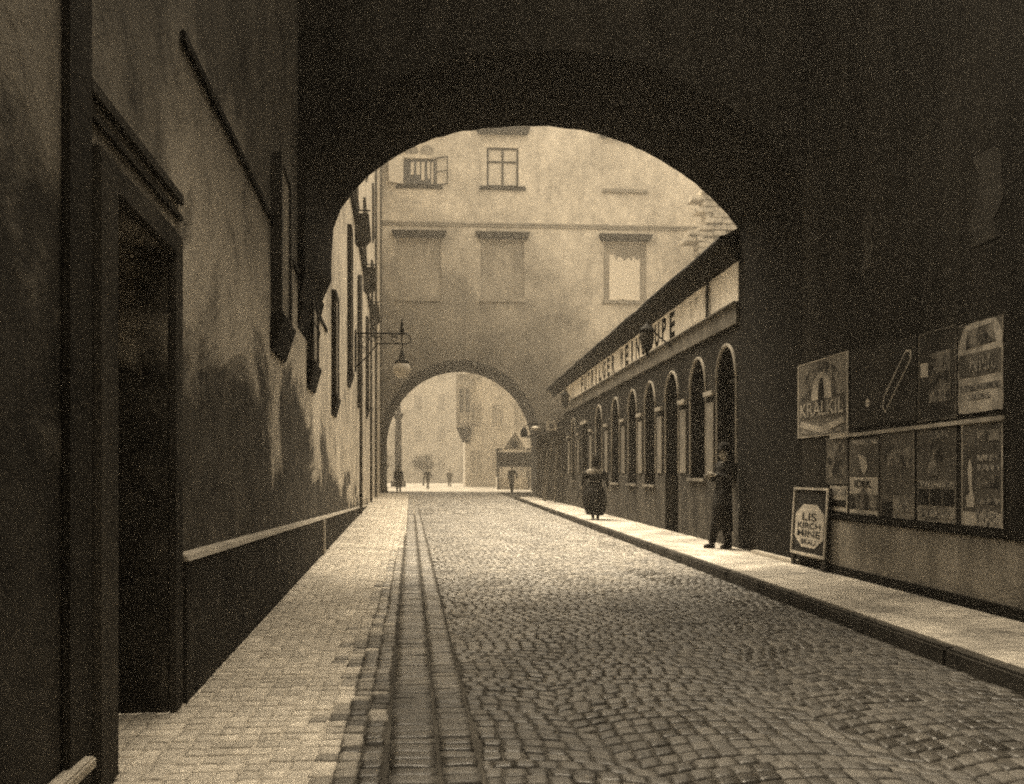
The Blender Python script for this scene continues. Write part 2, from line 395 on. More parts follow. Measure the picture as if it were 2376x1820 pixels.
lineA = lambda y: -.10-.042*y
lineB = lambda y: .12-.042*y
lineC = lambda y: .29-.042*y
lineF = lambda y: -.27-.054*y
def pale_bed():      # pale grit between the footway setts
    mb = MB(); ys = [1.0+i for i in range(57)]
    for a, b in zip(ys, ys[1:]):
        e = lambda y: lineF(y)+max(0, y-6)*.035-.04
        i0, i1 = (XL(a)-(.6 if 3 < a < 5.5 else .1)), (XL(b)-(.6 if 3 < b < 5.5 else .1))
        mb.add([(i0,a,-.0065),(e(a),a,-.0065),(e(b),b,-.0065),(i1,b,-.0065)], [(0,1,2,3)])
    return mb.build('footway_bed', mat('pale_grit', .62, .48, scale=5, bump=.3))
def setts():
    dark = MB(); pale = MB(); mid = MB(); rnd = random.Random(3)
    from mathutils import noise as NZ
    def sett(cx, cy, w, l, skew=0., dz=0., mb=None):
        mb = mb or dark
        w2, l2 = w/2-.0025-rnd.random()*.0025, l/2-.0025-rnd.random()*.0025
        tx, ty = rnd.gauss(0,.022), rnd.gauss(0,.034); h0 = rnd.gauss(0,.0016)+dz
        P = []
        for j in (-1,-.55,.55,1):
            for i in (-1,-.55,.55,1):
                e = .0028*(abs(i)==1)+.003*(abs(j)==1) + rnd.random()*.001
                x = cx+i*w2+rnd.gauss(0,.0022); y = cy+j*l2+skew*i*w2+rnd.gauss(0,.0022)
                P.append((x, y, h0 - e + tx*i*w2 + ty*j*l2))
        ring = [0,1,2,3,7,11,15,14,13,12,8,4]
        F_ = [(4*j+i,4*j+i+1,4*j+i+5,4*j+i+4) for j in range(3) for i in range(3)]
        for k in ring: P.append((P[k][0], P[k][1], -.07))
        F_ += [(ring[k], ring[(k+1)%12], 16+(k+1)%12, 16+k)[::-1] for k in range(12)]
        mb.add(P, F_)
    y = 1.6
    while y < 57:
        far = y > 27
        pitch = .20 if far else .104; cw = .22 if far else .094
        # two gutter courses between the long joints, a border course on the left
        for la, lb in ((lineA, lineB), (lineB, lineC)):
            a, b = la(y)+.007, lb(y)-.007; sett((a+b)/2, y, (b-a), pitch+rnd.gauss(0,.005), -.04, .001)
        a = XL(y)-.03; b = lineA(y)-.014; n = max(3, round((b-a)/cw)); ws = (b-a)/n
        if 3.4 < y < 4.9: a -= .5; n += max(3, round(.5/cw)); ws = (b-a)/n
        for i in range(n):
            cx = a+ws*(i+.5)
            edge = lineF(y)+max(0, y-6)*.035+.10*NZ.noise(Vector((y*.9,0,5)))       # where the pale setts give way to the dark border
            p = .5+(edge-cx)/.30+NZ.noise(Vector((cx*3,y*3,0)))*.7
            sett(cx+rnd.gauss(0,.004), y+rnd.gauss(0,.008), ws, pitch, 0, 0, pale if p > .62+rnd.gauss(0,.2) else mid if p > .25+rnd.gauss(0,.2) else dark)
        # the carriageway, laid in shallow arcs
        a = lineC(y)+.016; b = 3.12
        n = int(round((b-a)/cw)); ws = (b-a)/n; ph = rnd.random()*.9
        for i in range(-1, n+1):
            cx = a+ws*(i+.5+ph-.45)
            xa, xb = max(cx-ws/2, a-.01), min(cx+ws/2, b-.002)
            if xb-xa < .035: continue
            cx = (xa+xb)/2
            per = 1.15; t = ((cx-a+.35*math.sin(y*.37)+.5*NZ.noise(Vector((y*.3,cx*.4,9))))/per)%1*2-1
            arc = .17*(1-t*t); sk = -.17*4*t/per
            sett(cx, y+arc+rnd.gauss(0,.007)-.2, xb-xa, pitch*(.94+rnd.random()*.1), sk*.9)
        y += pitch
    # left of the border far down the street and the square are plain
    tag(pale_bed(), kind='structure'); tag(mid.build('footway_edge', M['mid_sett'], smooth=True), kind='structure'); tag(pale.build('footway', M['pale_sett'], smooth=True), kind='structure')
    o = dark.build('road', M['sett'], smooth=True); return tag(o, kind='structure')
setts()
grid_sheet('square_paving', -40, 40, 57.0, 130, -.012, mat('dusty_square_paving', .24, .16, scale=.6, bump=.2))
PZ = .11
tag(MB().box(3.215, XR+.3, -8, 36.5, -.05, PZ).build('pavement', M['pavement']), kind='structure')
mb = MB(); y = -6.0
while y < 43:
    l = random.uniform(.8, 1.3)
    mb.box(3.125+random.uniform(-.006,.006), 3.21, y+.0015, min(y+l, 43)-.0015, -.06, PZ-.004+random.uniform(-.004,.006)); y += l
tag(mb.build('kerb', M['kerb'], bevel=.018), kind='structure')
tag(MB().box(3.33, 5.2, 36.5, 43, -.05, PZ-.02).build('pavement_end', M['pavement']), kind='structure')

# ------------------------------------------------------------------ left house
lh = thing('street_house', 'long peeling plaster house with a dark doorway along the left of the street', 'building', (-2.5, 20, 0))
DY0, DY1, DZ = 3.69, 4.66, 2.31
HT = 25.0
mb = MB()
def mpL(u, z, o): return (XL(u)+o, u, z)
# ND: a second doorway just in view at the near edge
wall_band(mb, mpL, -9.0, 15.0, 0, 3.4, [((DY0+DY1)/2, DY1-DY0, .0, DZ, 0)], .42)
wall_band(mb, mpL, -9.0, 15.0, 3.4, 9.2, [], .42)
for (a, b, h_) in ((15.0, 24.0, 8.8), (24.0, 31.0, 11.2), (31.0, 44.0, 15.5), (44.0, 58.0, 26.0)):
    wall_band(mb, mpL, a, b, 0, h_, [], .42)
    p, q = mpL(a,0,-6), mpL(b,0,-6)
    mb.add([mpL(a,h_,0), mpL(b,h_,0), mpL(b,h_+2,-6), mpL(a,h_+2,-6)], [(0,1,2,3)])
for a, z0, z1 in ((24.0,8.8,11.2), (31.0,11.2,15.5), (44.0,15.5,26.0)):
    mb.add([mpL(a,z0,0), mpL(a,z1,0), mpL(a,z1+2,-6), mpL(a,z0,-6)], [(0,1,2,3)])
mb.add([mpL(-9,9.2,0), mpL(15,9.2,0), mpL(15,11.2,-6), mpL(-9,11.2,-6)], [(0,1,2,3)])
mb.build('wall', M['lwall'], lh)
# doorway
d = MB().lbox(DY0-.02, DY1+.02, .0, DZ+.02, -.44, -.38); dl = d.build('door', M['door'], lh)
mb = MB()
for i in range(5): mb.lbox(DY0+.05+i*.18, DY0+.05+i*.18+.165, .1, DZ-.05, -.38, -.365)
mb.build('door_planks', M['door'], dl)
MB().lbox(DY1-.16, DY1-.12, 1.0, 1.12, -.365, -.32).build('handle', M['iron'], dl)
mb = MB(); mb.lbox(DY0-.22, DY0, 0, DZ+.12, .002, .05); mb.lbox(DY1, DY1+.16, 0, DZ+.12, .002, .04); mb.lbox(DY0, DY1, DZ, DZ+.12, .002, .045)
dstone = mat('worn_door_stone', .085, .045, scale=1.4, bump=.4, streak=.3)
mb.build('door_surround', dstone, lh, bevel=.008)
mb = MB(); mb.lbox(DY0-.3, DY1+.25, DZ+.22, DZ+.26, .002, .02); mb.lbox(DY0-.27, DY1+.22, DZ+.30, DZ+.355, .002, .032)
mb.build('door_hood', dstone, lh, bevel=.006)
MB().lbox(2.3, 3.36, .14, .185, .002, .07).build('plinth_ledge', M['footway'], lh, bevel=.008)
mb = MB(); mb.lbox(3.20, 3.44, -.02, 3.0, .002, .03); mb.build('door_pilaster', mat('dark_door_stone', .05, .028, scale=1.4, bump=.4, streak=.3), lh, bevel=.008)
# string course and plinth
MB().lbox(4.9, 14.9, 3.49, 3.56, .002, .03).build('string_course', M['hood'], lh, bevel=.01)
mb = MB(); N_ = 12
pl = [(4.86+(34-4.86)*i/N_) for i in range(N_+1)]
zt = lambda y: max(.74-.0247*(y-4.86), .02)
for i in range(N_):
    a, b = pl[i], pl[i+1]
    mb.hexa([(XL(a)+.002,a,-.02),(XL(a)+.05,a,-.02),(XL(b)+.05,b,-.02),(XL(b)+.002,b,-.02),(XL(a)+.002,a,zt(a)),(XL(a)+.05,a,zt(a)),(XL(b)+.05,b,zt(b)),(XL(b)+.002,b,zt(b))])
mb.build('plinth', mat('dark_damp_plinth', .06, .03, scale=1.5, bump=.4, grain=.3, streak=.3), lh)
mb = MB()
for i in range(N_):
    a, b = pl[i], pl[i+1]
    mb.hexa([(XL(a)+.002,a,zt(a)+.001),(XL(a)+.062,a,zt(a)+.001),(XL(b)+.062,b,zt(b)+.001),(XL(b)+.002,b,zt(b)+.001),(XL(a)+.002,a,zt(a)+.045),(XL(a)+.045,a,zt(a)+.03),(XL(b)+.045,b,zt(b)+.03),(XL(b)+.002,b,zt(b)+.045)])
mb.build('plinth_ledge', mat('skylit_worn_ledge', .55, .4, scale=2, bump=.2), lh)  # worn ledge, the sky light on its top put into a paler colour
MB().lbox(13.6, 13.85, .0, .5, .052, .075).build('plinth_patch', M['trim'], lh)
# tall windows with dark timber casings standing out from the wall, pale shutters between
def tall_window(y0, zb, zt_, o, w=.85):
    f = MB(); f.lbox(y0, y0+.09, zb, zt_, .002, o); f.lbox(y0+w-.09, y0+w, zb, zt_, .002, o); f.lbox(y0+.09, y0+w-.09, zt_-.09, zt_, .002, o); f.lbox(y0+.09, y0+w-.09, zb, zb+.06, .002, o)
    fr = f.build('window', M['frame'], lh, bevel=.008)
    p = MB()
    for k in range(2):
        p = MB(); a = y0+.095+k*(w-.18)/2; p.lbox(a, a+(w-.2)/2, zb+.065, zt_-.095, .002, o*.75); p.build('shutter', M['shutter'], fr)
    n = MB(); e = .16; A, B = y0-.05, y0+w+.05
    n.hexa([(XL(A)+.002,A,zb-.34),(XL(A)+.03,A,zb-.34),(XL(B)+.03,B,zb-.34),(XL(B)+.002,B,zb-.34),(XL(A)+.002,A,zb-.005),(XL(A)+o+.035,A,zb-.005),(XL(B)+o+.035,B,zb-.005),(XL(B)+.002,B,zb-.005)])
    n.build('sill', M['hood'], fr, bevel=.01)
for y0, zb, zt_, o in ((8.4,2.66,4.15,.10), (11.75,2.64,4.6,.085), (16.1,2.58,4.45,.085), (21.2,3.6,7.0,.10), (26.6,3.5,7.0,.10), (33.5,3.6,7.0,.11)):
    tall_window(y0, zb, zt_, o)
for y0 in (18.6, 24.4, 31, 40): tall_window(y0, 8.6, 10.6, .09, 1.0)
for y0 in (24.4, 33, 42): tall_window(y0, 12.4, 14.6, .09, 1.0)
MB().lbox(15.0, 57.9, 8.02, 8.12, .002, .10).build('string_course', M['hood'], lh)
# down pipes
for y0, z0, z1, r in ((26.2,.05,6.9,.045), (36.5,.05,7.9,.05), (45.0,.05,24,.06), (57.5,.05,24.5,.09)):
    p = MB(); x = XL(y0)+.12; p.tube([(x,y0,z0),(x,y0,z1)], r, 8)
    o = p.build('drain_pipe', M['zinc'], lh, smooth=True)
    z = z0+.5
    while z < z1: MB().tube([(x,y0,z),(x,y0,z+.05)], r*1.35, 8).build('pipe_clip', M['iron'], o); z += 3.2
# long pilaster strips towards the corner
for y0 in (47.5, 52.0): MB().lbox(y0, y0+1.0, 0, 24.5, .002, .16).build('pilaster_strip', M['facade'], lh)

for y0, nm in ((23.6,'largest and nearest'), (29.7,'middle'), (36.2,'smallest and farthest')):
    x = XL(y0); t = thing('hanging_signboard', f'dark blank board jutting from the upper left facade, {nm} of the three', 'signboard', (x, y0, 7.08), 'boards jutting from the left facade')
    m_ = MB(); m_.prism([(x+.06,7.95),(x+.42,7.93),(x+.48,7.24),(x+.38,7.12),(x+.14,7.06),(x+.06,7.16)], 'y', y0, y0+.09); m_.build('board', M['frame'], t, bevel=.01)
    m_ = MB(); m_.tube([(x-.02,y0+.045,8.02),(x+.46,y0+.045,8.02)], .02); m_.tube([(x+.12,y0+.045,8.02),(x+.12,y0+.045,7.9)], .012); m_.tube([(x+.38,y0+.045,8.02),(x+.38,y0+.045,7.9)], .012)
    m_.build('bracket', M['iron'], t)

# ------------------------------------------------------------------ near arch over the street
ab = thing('arch_building', 'sooty building bridging the street on a wide flattened arch in the foreground', 'building', (1.3, 11.8, 0))
AY0, AY1 = 10.65, 13.0
prof = [(-1.66,3.95),(-1.66,4.3),(-1.63,4.68),(-1.53,4.96),(-1.34,5.23),(-1.12,5.46),(-.87,5.65),(-.58,5.83),(-.27,5.975),(.1,6.09),(.5,6.165),(1.0,6.21),(1.45,6.215),(1.95,6.17),(2.3,6.09),(2.63,5.98),(3.0,5.81),(3.32,5.62),(3.6,5.43),(3.87,5.2),(4.1,4.96),(XR,4.76)]
def arch_slab(y0, y1, prof, top, sof, face):
    mb = MB(); ZT = top
    for (a, za), (b, zb) in zip(prof, prof[1:]):
        if b-a > 1e-5:
            for y in (y0, y1): mb.add([(a,y,za),(b,y,zb),(b,y,ZT),(a,y,ZT)], [(0,1,2,3)])
    return mb
AT = 14.0
_r = random.Random(5); fine = []
for (a, za), (b, zb) in zip(prof, prof[1:]):
    for k in range(4): fine.append((a+(b-a)*k/4, za+(zb-za)*k/4+_r.gauss(0,.004)))
fine.append(prof[-1])
mb = arch_slab(AY0, AY1, fine, AT, None, None)
for y in (AY0, AY1):
    mb.add([(XL(y)-.3,y,3.95),(prof[0][0],y,3.95),(prof[0][0],y,AT),(XL(y)-.3,y,AT)], [(0,1,2,3)])
    mb.add([(XR,y,4.76),(XR+6,y,4.76),(XR+6,y,AT),(XR,y,AT)], [(0,1,2,3)])
mb.add([(-3,AY0,AT),(XR+6,AY0,AT),(XR+6,AY1,AT),(-3,AY1,AT)], [(0,1,2,3)])
mb.build('wall', M['dark_upper'], ab)
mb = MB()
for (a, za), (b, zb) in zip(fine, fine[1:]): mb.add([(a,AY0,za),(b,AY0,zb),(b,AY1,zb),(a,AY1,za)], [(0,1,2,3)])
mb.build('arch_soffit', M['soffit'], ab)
mb = MB()      # corbel that carries the arch on the left wall
for (o0,z0),(o1,z1) in zip([(.0,2.9),(.02,3.2),(.07,3.6)], [(.02,3.2),(.07,3.6),(.2,3.95)]):
    a, b = AY0, AY1
    mb.hexa([(XL(a)-.1,a,z0),(XL(a)+o0+.002,a,z0),(XL(b)+o0+.002,b,z0),(XL(b)-.1,b,z0),(XL(a)-.1,a,z1),(min(XL(a)+o1+.05,-1.655),a,z1),(min(XL(b)+o1+.05,-1.655),b,z1),(XL(b)-.1,b,z1)])
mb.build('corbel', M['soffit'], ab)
MB().box(XR-.004, XR+6, AY0, AY1, PZ-.02, 4.77).build('jamb', M['soffit'], ab)
MB().box(XR-.10, XR-.004, AY0+.02, 12.2, PZ-.01, PZ+.045).build('plinth', M['trim'], ab, bevel=.012)
# upper floors of the arch building seen only as the dark mass above
# ------------------------------------------------------------------ right poster house (near the camera)
rh = thing('poster_house', 'dark plastered house on the right, its street wall covered with posters', 'building', (XR+2, 5, 0))
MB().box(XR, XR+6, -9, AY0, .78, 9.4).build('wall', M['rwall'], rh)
MB().box(XR-.02, XR+6, -9, AY0-.03, PZ-.02, .70).build('dado', M['dado'], rh)
MB().box(XR-.035, XR+6, -9, AY0-.03, .70, .78).build('dado_ledge', M['soffit'], rh, bevel=.01)
MB().box(XR-.05, XR-.02, -9, AY0-.05, PZ-.02, PZ+.09).build('skirting', M['soffit'], rh)
pp = mat('bare_plaster_patch', .055, .028, scale=4, stretch=(1,1,.3), bump=.3)
for px, pa, pb, w in ((2015,478,625,.10), (2287,352,562,.16)):
    y0, z1 = right_at(px, pa); _, z0 = right_at(px, pb)
    n = 9; pts = []
    for i in range(n+1): pts.append((y0-w*(1+.5*random.uniform(-1,1)), z0+(z1-z0)*i/n))
    for i in range(n, -1, -1): pts.append((y0+w*(1+.5*random.uniform(-1,1)), z0+(z1-z0)*i/n))
    MB().prism(pts, 'x', XR-.006, XR).build('plaster_patch', pp, rh)


# unseen house added behind the camera to hold back sky light
bh = thing('unseen_end_house', 'tall plain house standing across the street behind the viewer', 'building', (1.5, -14, 0))
MB().box(-9, 14, -20, -14, -.02, 10).build('wall', M['dado'], bh)
for i in range(4):
    for z in (1.2, 4.2, 7.0): MB().box(-4+i*3.4, -2.9+i*3.4, -14.0, -13.97, z, z+1.7).build('window', M['glass'], bh)

ch = thing('sky_block_house', 'plain house standing back from the street beyond the tavern roof', 'building', (20, 34, 0))  # unseen, added to keep low sky light off the far facade
MB().box(16.8, 24, 16, 52, 0, 15).build('wall', M['facade'], ch)
m_ = MB(); m_.prism([(16.4,15),(20.4,18),(24.4,15)], 'y', 15.8, 52.2); m_.build('roof', M['tile'], ch)
for y_ in range(8):
    for z_ in (5.5, 9, 12): MB().box(16.77, 16.798, 18.5+y_*4.2, 19.6+y_*4.2, z_, z_+1.8).build('window', M['glass'], ch)
# ------------------------------------------------------------------ posters
PT = 'bills pasted on the right wall'
def poster(name, label, px0, px1, py0, py1, paper, cat='poster', pym=None, rake=True):
    """corner measurements at mid height of the bill; returns root and a local (u right 0..1, v up 0..1) -> (y, z) map"""
    ya, _ = right_at(px0, HY); yb, _ = right_at(px1, HY)
    ym = (px0+px1)/2
    yc, z1 = right_at(ym, py0); _, z0 = right_at(ym, py1)
    t = thing(name, label, cat, (XR, (ya+yb)/2, z0), PT)
    rr = random.Random(name); n = 9; o_ = []
    dy, dz = rr.uniform(-.006,.006), rr.uniform(-.008,.008)
    def edge(p, q):
        for i in range(n):
            k = i/n; o_.append((p[0]+(q[0]-p[0])*k+rr.gauss(0,.004)+dz*(p[1]-z0), p[1]+(q[1]-p[1])*k+rr.gauss(0,.004)+dy*(p[0]-ya)))
    edge((yb,z0),(ya,z0)); edge((ya,z0),(ya,z1)); edge((ya,z1),(yb,z1)); edge((yb,z1),(yb,z0))
    MB().prism(o_, 'x', XR-.009, XR-.002).build('paper', paper, t)
    def uv(u, v): return ya+(yb-ya)*u, z0+(z1-z0)*v
    return t, uv
def block(t, uv, u0, u1, v0, v1, m, name='print', o=.011):
    a, z0 = uv(u0, v0); b, z1 = uv(u1, v1)
    return MB().box(XR-o, XR-.009, b, a, z0, z1).build(name, m, t)
def border(t, uv, m, w=.03, o=.013):
    mb = MB()
    for u0,u1,v0,v1 in ((0,1,1-w*.6,1),(0,1,0,w*.6),(0,w,w*.6,1-w*.6),(1-w,1,w*.6,1-w*.6)):
        a, z0 = uv(u0,v0); b, z1 = uv(u1,v1); mb.box(XR-o, XR-.009, b, a, z0, z1)
    return mb.build('border', m, t)
def words_on(t, uv, body, u0, u1, v0, v1, m, o=.013, e=.012):
    a, z0 = uv(u0,v0); b, z1 = uv(u1,v1)
    return text_right(MB(), body, a, b, z0, z1, o, e).build('lettering', m, t)
def poly_on(t, uv, pts, m, o=.013, name='picture'):
    mb = MB(); mb.prism([uv(u,v) for u,v in pts], 'x', XR-o, XR-.009); return mb.build(name, m, t)

# arched ornamental bill
t, uv = poster('arched_poster', 'ornamental bill with an arch and tall narrow lettering, pasted highest next to the dark jamb', 1853, 1970, 832, 1012, M['paper_m'])
border(t, uv, M['label'], .025)
arc = [(.08+.84*(.5-.5*math.cos(PI*i/14)), .52+.44*math.sin(PI*i/14)) for i in range(15)]
poly_on(t, uv, arc+[(.92,.50),(.08,.50)], M['picture'], .012)
inner = [(.3+.4*(.5-.5*math.cos(PI*i/12)), .5+.33*math.sin(PI*i/12)) for i in range(13)]
poly_on(t, uv, inner+[(.7,.48),(.3,.48)], M['paper_l'], .0135)
poly_on(t, uv, [(.46,.3),(.44,.6),(.47,.74),(.53,.76),(.56,.62),(.55,.3)], M['ink'], .016)
block(t, uv, .05, .95, .24, .48, M['paper_d'], 'band', .0128)
words_on(t, uv, 'KRALKIL', .07, .93, .27, .46, M['label'], .017)
for sgn in (-1, 1):
    poly_on(t, uv, [(.5,.03),(.5,.12),(.5+sgn*.42,.22),(.5+sgn*.44,.15)], M['paper_l'], .0135)
    poly_on(t, uv, [(.5,.02),(.5,.055),(.5+sgn*.4,.09),(.5+sgn*.42,.05)], M['lines'], .0137)
# dark bill with slanted label
t, uv = poster('dark_poster', 'plain dark bill with a slender slanted label and a pale dot', 1976, 2128, 800, 985, M['paper_k'])
poly_on(t, uv, [(.56,.14),(.52,.22),(.55,.36),(.86,.86),(.93,.84),(.94,.74)], M['label'], .012, 'label_edge')
poly_on(t, uv, [(.565,.17),(.535,.23),(.565,.35),(.865,.83),(.915,.82),(.92,.745)], M['paper_k'], .0145, 'label')
MB().tube([(XR-.013, *uv(.29,.30)), (XR-.009, *uv(.29,.30))], .045, 14).build('dot', M['label'], t)
# dim bill
t, uv = poster('faded_poster', 'dim faded bill with a small pale square, just left of the banded bill', 2134, 2222, 765, 975, M['paper_k'])
border(t, uv, M['paper_d'], .03); block(t, uv, .05, .26, .5, .66, M['paper_l'], 'print'); block(t, uv, .3, .85, .2, .75, M['picture'], 'small_print')
# pale banded bill
t, uv = poster('banded_poster', 'pale bill with clipped top corners and dark bands, highest at the right edge', 2226, 2328, 745, 955, M['paper_l'])
block(t, uv, .02, .98, .40, .66, M['paper_d'], 'band'); words_on(t, uv, 'NIUL', .3, .9, .45, .62, M['lines'], .015)
block(t, uv, .02, .98, .24, .31, M['lines_d'], 'band'); block(t, uv, .25, .75, .14, .2, M['lines'], 'small_print')
poly_on(t, uv, [(.18,.72),(.22,.93),(.8,.95),(.86,.74)], M['picture'], .012)
poly_on(t, uv, [(0,.8),(0,1.0),(.16,1.0)], M['paper_d'], .012, 'corner'); poly_on(t, uv, [(1,.85),(1,1.0),(.86,1.0)], M['paper_d'], .012, 'corner')
# lower row
t, uv = poster('striped_poster', 'narrow striped column of small pale bills beside the octagonal board', 1927, 1967, 1128, 1290, M['paper_l'])
block(t, uv, .05, .95, .70, .80, M['ink'], 'band'); block(t, uv, .05, .95, .50, .64, M['ink'], 'band'); words_on(t, uv, 'BER', .18, .85, .53, .61, M['paper_l'], .014)
block(t, uv, .05, .95, .34, .39, M['lines'], 'small_print'); block(t, uv, .05, .95, .22, .27, M['lines_d'], 'band'); block(t, uv, .3, .75, .06, .14, M['lines'], 'small_print'); block(t, uv, .05, .95, .86, .95, M['lines'], 'small_print')
t, uv = poster('brown_poster', 'dim dark bill without lettering above the striped column of bills', 1918, 1968, 1015, 1124, M['paper_d'])
block(t, uv, .12, .88, .15, .85, M['picture'], 'picture')
t, uv = poster('notice_poster', 'tall bill with a pale figure above the bold word IDEK and lines of print', 1973, 2041, 1016, 1246, M['paper_d'])
block(t, uv, .02, .98, .93, .98, M['lines'], 'small_print')
poly_on(t, uv, [(.30,.84),(.58,.80),(.62,.70),(.52,.62),(.42,.70)], M['paper_l'], .012)
block(t, uv, .02, .98, .43, .60, M['paper_l'], 'band'); words_on(t, uv, 'IDEK', .2, .78, .5, .57, M['ink'], .015)
poly_on(t, uv, [(.02,.28),(.02,.42),(.3,.42),(.5,.49),(.72,.42),(.98,.42),(.98,.28)], M['picture'], .0125)
block(t, uv, .02, .98, .02, .27, M['paper_l'], 'band')
for v in (.05,.12,.19): block(t, uv, .06, .92, v, v+.045, M['lines'], 'small_print', .0135)
t, uv = poster('bottle_poster', 'almost black bill with a dark upright block and a grey lower corner', 2046, 2124, 1000, 1250, M['paper_d'])
border(t, uv, M['paper_m'], .025)
block(t, uv, .1, .9, .66, .86, M['picture'], 'picture'); poly_on(t, uv, [(.4,.74),(.62,.76),(.55,.62)], M['paper_m'], .0135)
block(t, uv, .03, .36, .06, .34, M['ink'], 'print'); block(t, uv, .38, .97, .03, .40, M['paper_m'], 'print'); block(t, uv, .45, .9, .25, .36, M['lines'], 'small_print', .013)
t, uv = poster('figure_poster', 'bill with a pale seated figure over three small dark pictures', 2130, 2222, 985, 1258, M['paper_d'])
poly_on(t, uv, [(.26,.60),(.38,.72),(.34,.82),(.46,.86),(.62,.83),(.66,.7),(.58,.62),(.6,.57),(.3,.555)], M['picture'], .012)
block(t, uv, .3, .8, .88, .95, M['lines_d'], 'small_print')
block(t, uv, .02, .98, .02, .52, M['paper_m'], 'band')
for i in range(3): block(t, uv, .04+i*.32, .32+i*.32, .31, .45, M['ink'], 'picture', .0135)
block(t, uv, .04, .97, .465, .505, M['lines'], 'small_print', .0132)
for v in (.05,.13,.21): block(t, uv, .05, .95, v, v+.05, M['lines'], 'small_print', .0135)
t, uv = poster('candle_poster', 'tall framed bill with a pale upright candle shape, lowest at the right edge', 2234, 2330, 978, 1265, M['paper_d'])
border(t, uv, M['paper_l'], .03)
poly_on(t, uv, [(.14,.3),(.12,.38),(.22,.42),(.18,.5),(.16,.62),(.21,.7),(.27,.62),(.26,.5),(.28,.42),(.32,.36),(.3,.3)], M['label'], .012)
for v, h_ in ((.84,.09),(.68,.05),(.60,.05),(.46,.1),(.33,.05)): block(t, uv, .4, .93, v, v+h_, M['lines_d'] if h_ < .08 else M['picture'], 'small_print')
block(t, uv, .03, .97, .02, .26, M['paper_l'], 'band'); block(t, uv, .08, .92, .05, .1, M['lines'], 'small_print', .0135); block(t, uv, .36, .9, .15, .28, M['lines'], 'small_print', .0135)

# wooden battens framing the bill boards
t = thing('billboard_batten', 'pale wooden batten running above the lower row of bills', 'batten', (XR, 8.5, 1.8))
ya, za = right_at(1930, 1015); yb, zb = right_at(2332, 968)
mb = MB(); mb.hexa([(XR-.022,yb,zb-.02),(XR-.002,yb,zb-.02),(XR-.002,ya,za-.02),(XR-.022,ya,za-.02),(XR-.022,yb,zb+.015),(XR-.002,yb,zb+.015),(XR-.002,ya,za+.015),(XR-.022,ya,za+.015)])
mb.build('batten', M['paper_l'], t)

# board with an octagonal label leaning on the wall
ya, _ = right_at(1846, HY); yb, _ = right_at(1925, HY)
bt = thing('advertising_board', 'dark framed board with a pale octagonal label leaning against the foot of the wall', 'board', (4.1, (ya+yb)/2, PZ))
zt0, zt1 = PZ+.14, 1.04
xf = 4.14
def bp(y, z, o=0): return (xf + (z-PZ)*.06 - o, y, z)
def bslab(mb, y0, y1, z0, z1, o0, o1):
    mb.hexa([bp(y0,z0,o1),bp(y0,z0,o0),bp(y1,z0,o0),bp(y1,z0,o1),bp(y0,z1,o1),bp(y0,z1,o0),bp(y1,z1,o0),bp(y1,z1,o1)]); return mb
# y measured at this nearer plane
kx = (xf+.06)/XR; ya *= kx; yb *= kx
bslab(MB(), yb, ya, zt0, zt1, -.03, 0).build('panel', M['ink'], bt)
mb = MB()
for a0,a1,z0,z1 in ((yb,ya,zt1-.025,zt1),(yb,ya,zt0,zt0+.03),(yb,yb+.025,zt0+.03,zt1-.025),(ya-.025,ya,zt0+.03,zt1-.025)): bslab(mb, a0,a1,z0,z1,.0005,.018)
mb.build('frame', M['paper_l'], bt)
cy, cz, ry, rz = (ya+yb)/2, (zt0+zt1)/2-.05, (ya-yb)*.42, .25
oc = [(cy+ry*a, cz+rz*b) for a,b in ((-.45,-1),(.45,-1),(1,-.55),(1,.55),(.45,1),(-.45,1),(-1,.55),(-1,-.55))]
mb = MB(); mb.add([bp(u,z,.004) for u,z in oc]+[bp(u,z,.0005) for u,z in oc], [tuple(range(8))]+[(i,(i+1)%8,8+(i+1)%8,8+i) for i in range(8)])
mb.build('label', M['label'], bt)
mb = MB()
for body, v0, v1, w in (('LIS', .25, .62, .5), ('KIRCH', -.12, .16, .8), ('MINE', -.5, -.2, .8), ('BRAU', -.86, -.62, .5)):
    vs, fs = text_mesh(body, .014)
    mb.add([bp(cy+ry*w*(1-2*u), cz+rz*(v0+(v1-v0)*v), .006+.1*max(q,0)) for u,v,q in vs], fs)
mb.build('lettering', M['ink'], bt)
for a, b in ((ya-.08, ya), (yb, yb+.1)): bslab(MB(), a, b, PZ-.005, zt0-.002, -.035, .0).build('foot', M['door'], bt)

# ------------------------------------------------------------------ tavern on the right
tv = thing('tavern', 'low tavern with arched windows, cream lettered fascia and dark eaves on the right', 'building', (6, 23, 0))
TY0, TY1 = 13.0, 33.0
zs1, zs2 = .98, 1.13
DOOR = (17.0, 1.02, PZ, 2.62, .52)
wins = [(13.62, .98, zs2, 2.65, .52), (15.2, .98, zs2, 2.65, .52), DOOR, (18.87,1.0,zs1,2.62,.52), (20.7,1.0,zs1,2.62,.52), (22.85,1.05,zs1,2.62,.52), (25.4,1.1,zs1,2.62,.52), (30.6,.9,zs1,2.6,.5)]
mb = MB(); wall_band(mb, mpR, TY0, TY1, 1.2, 3.42, [(a,b,max(c,1.2),d_,e) for a,b,c,d_,e in wins]+[(28.1,.95,1.2,2.75,0)], .22)
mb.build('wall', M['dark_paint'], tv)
mb = MB()
def mpR2(u,z,o): return (XR-.012-o, u, z)
wall_band(mb, mpR2, TY0, TY1, PZ-.02, 1.2, [(a,b,(c if c < 1.2 else 1.199),1.2,0) for a,b,c,d_,e in wins]+[(28.1,.95,PZ,1.2,0)], .232)
mb.build('base_course', M['stone_base'], tv)
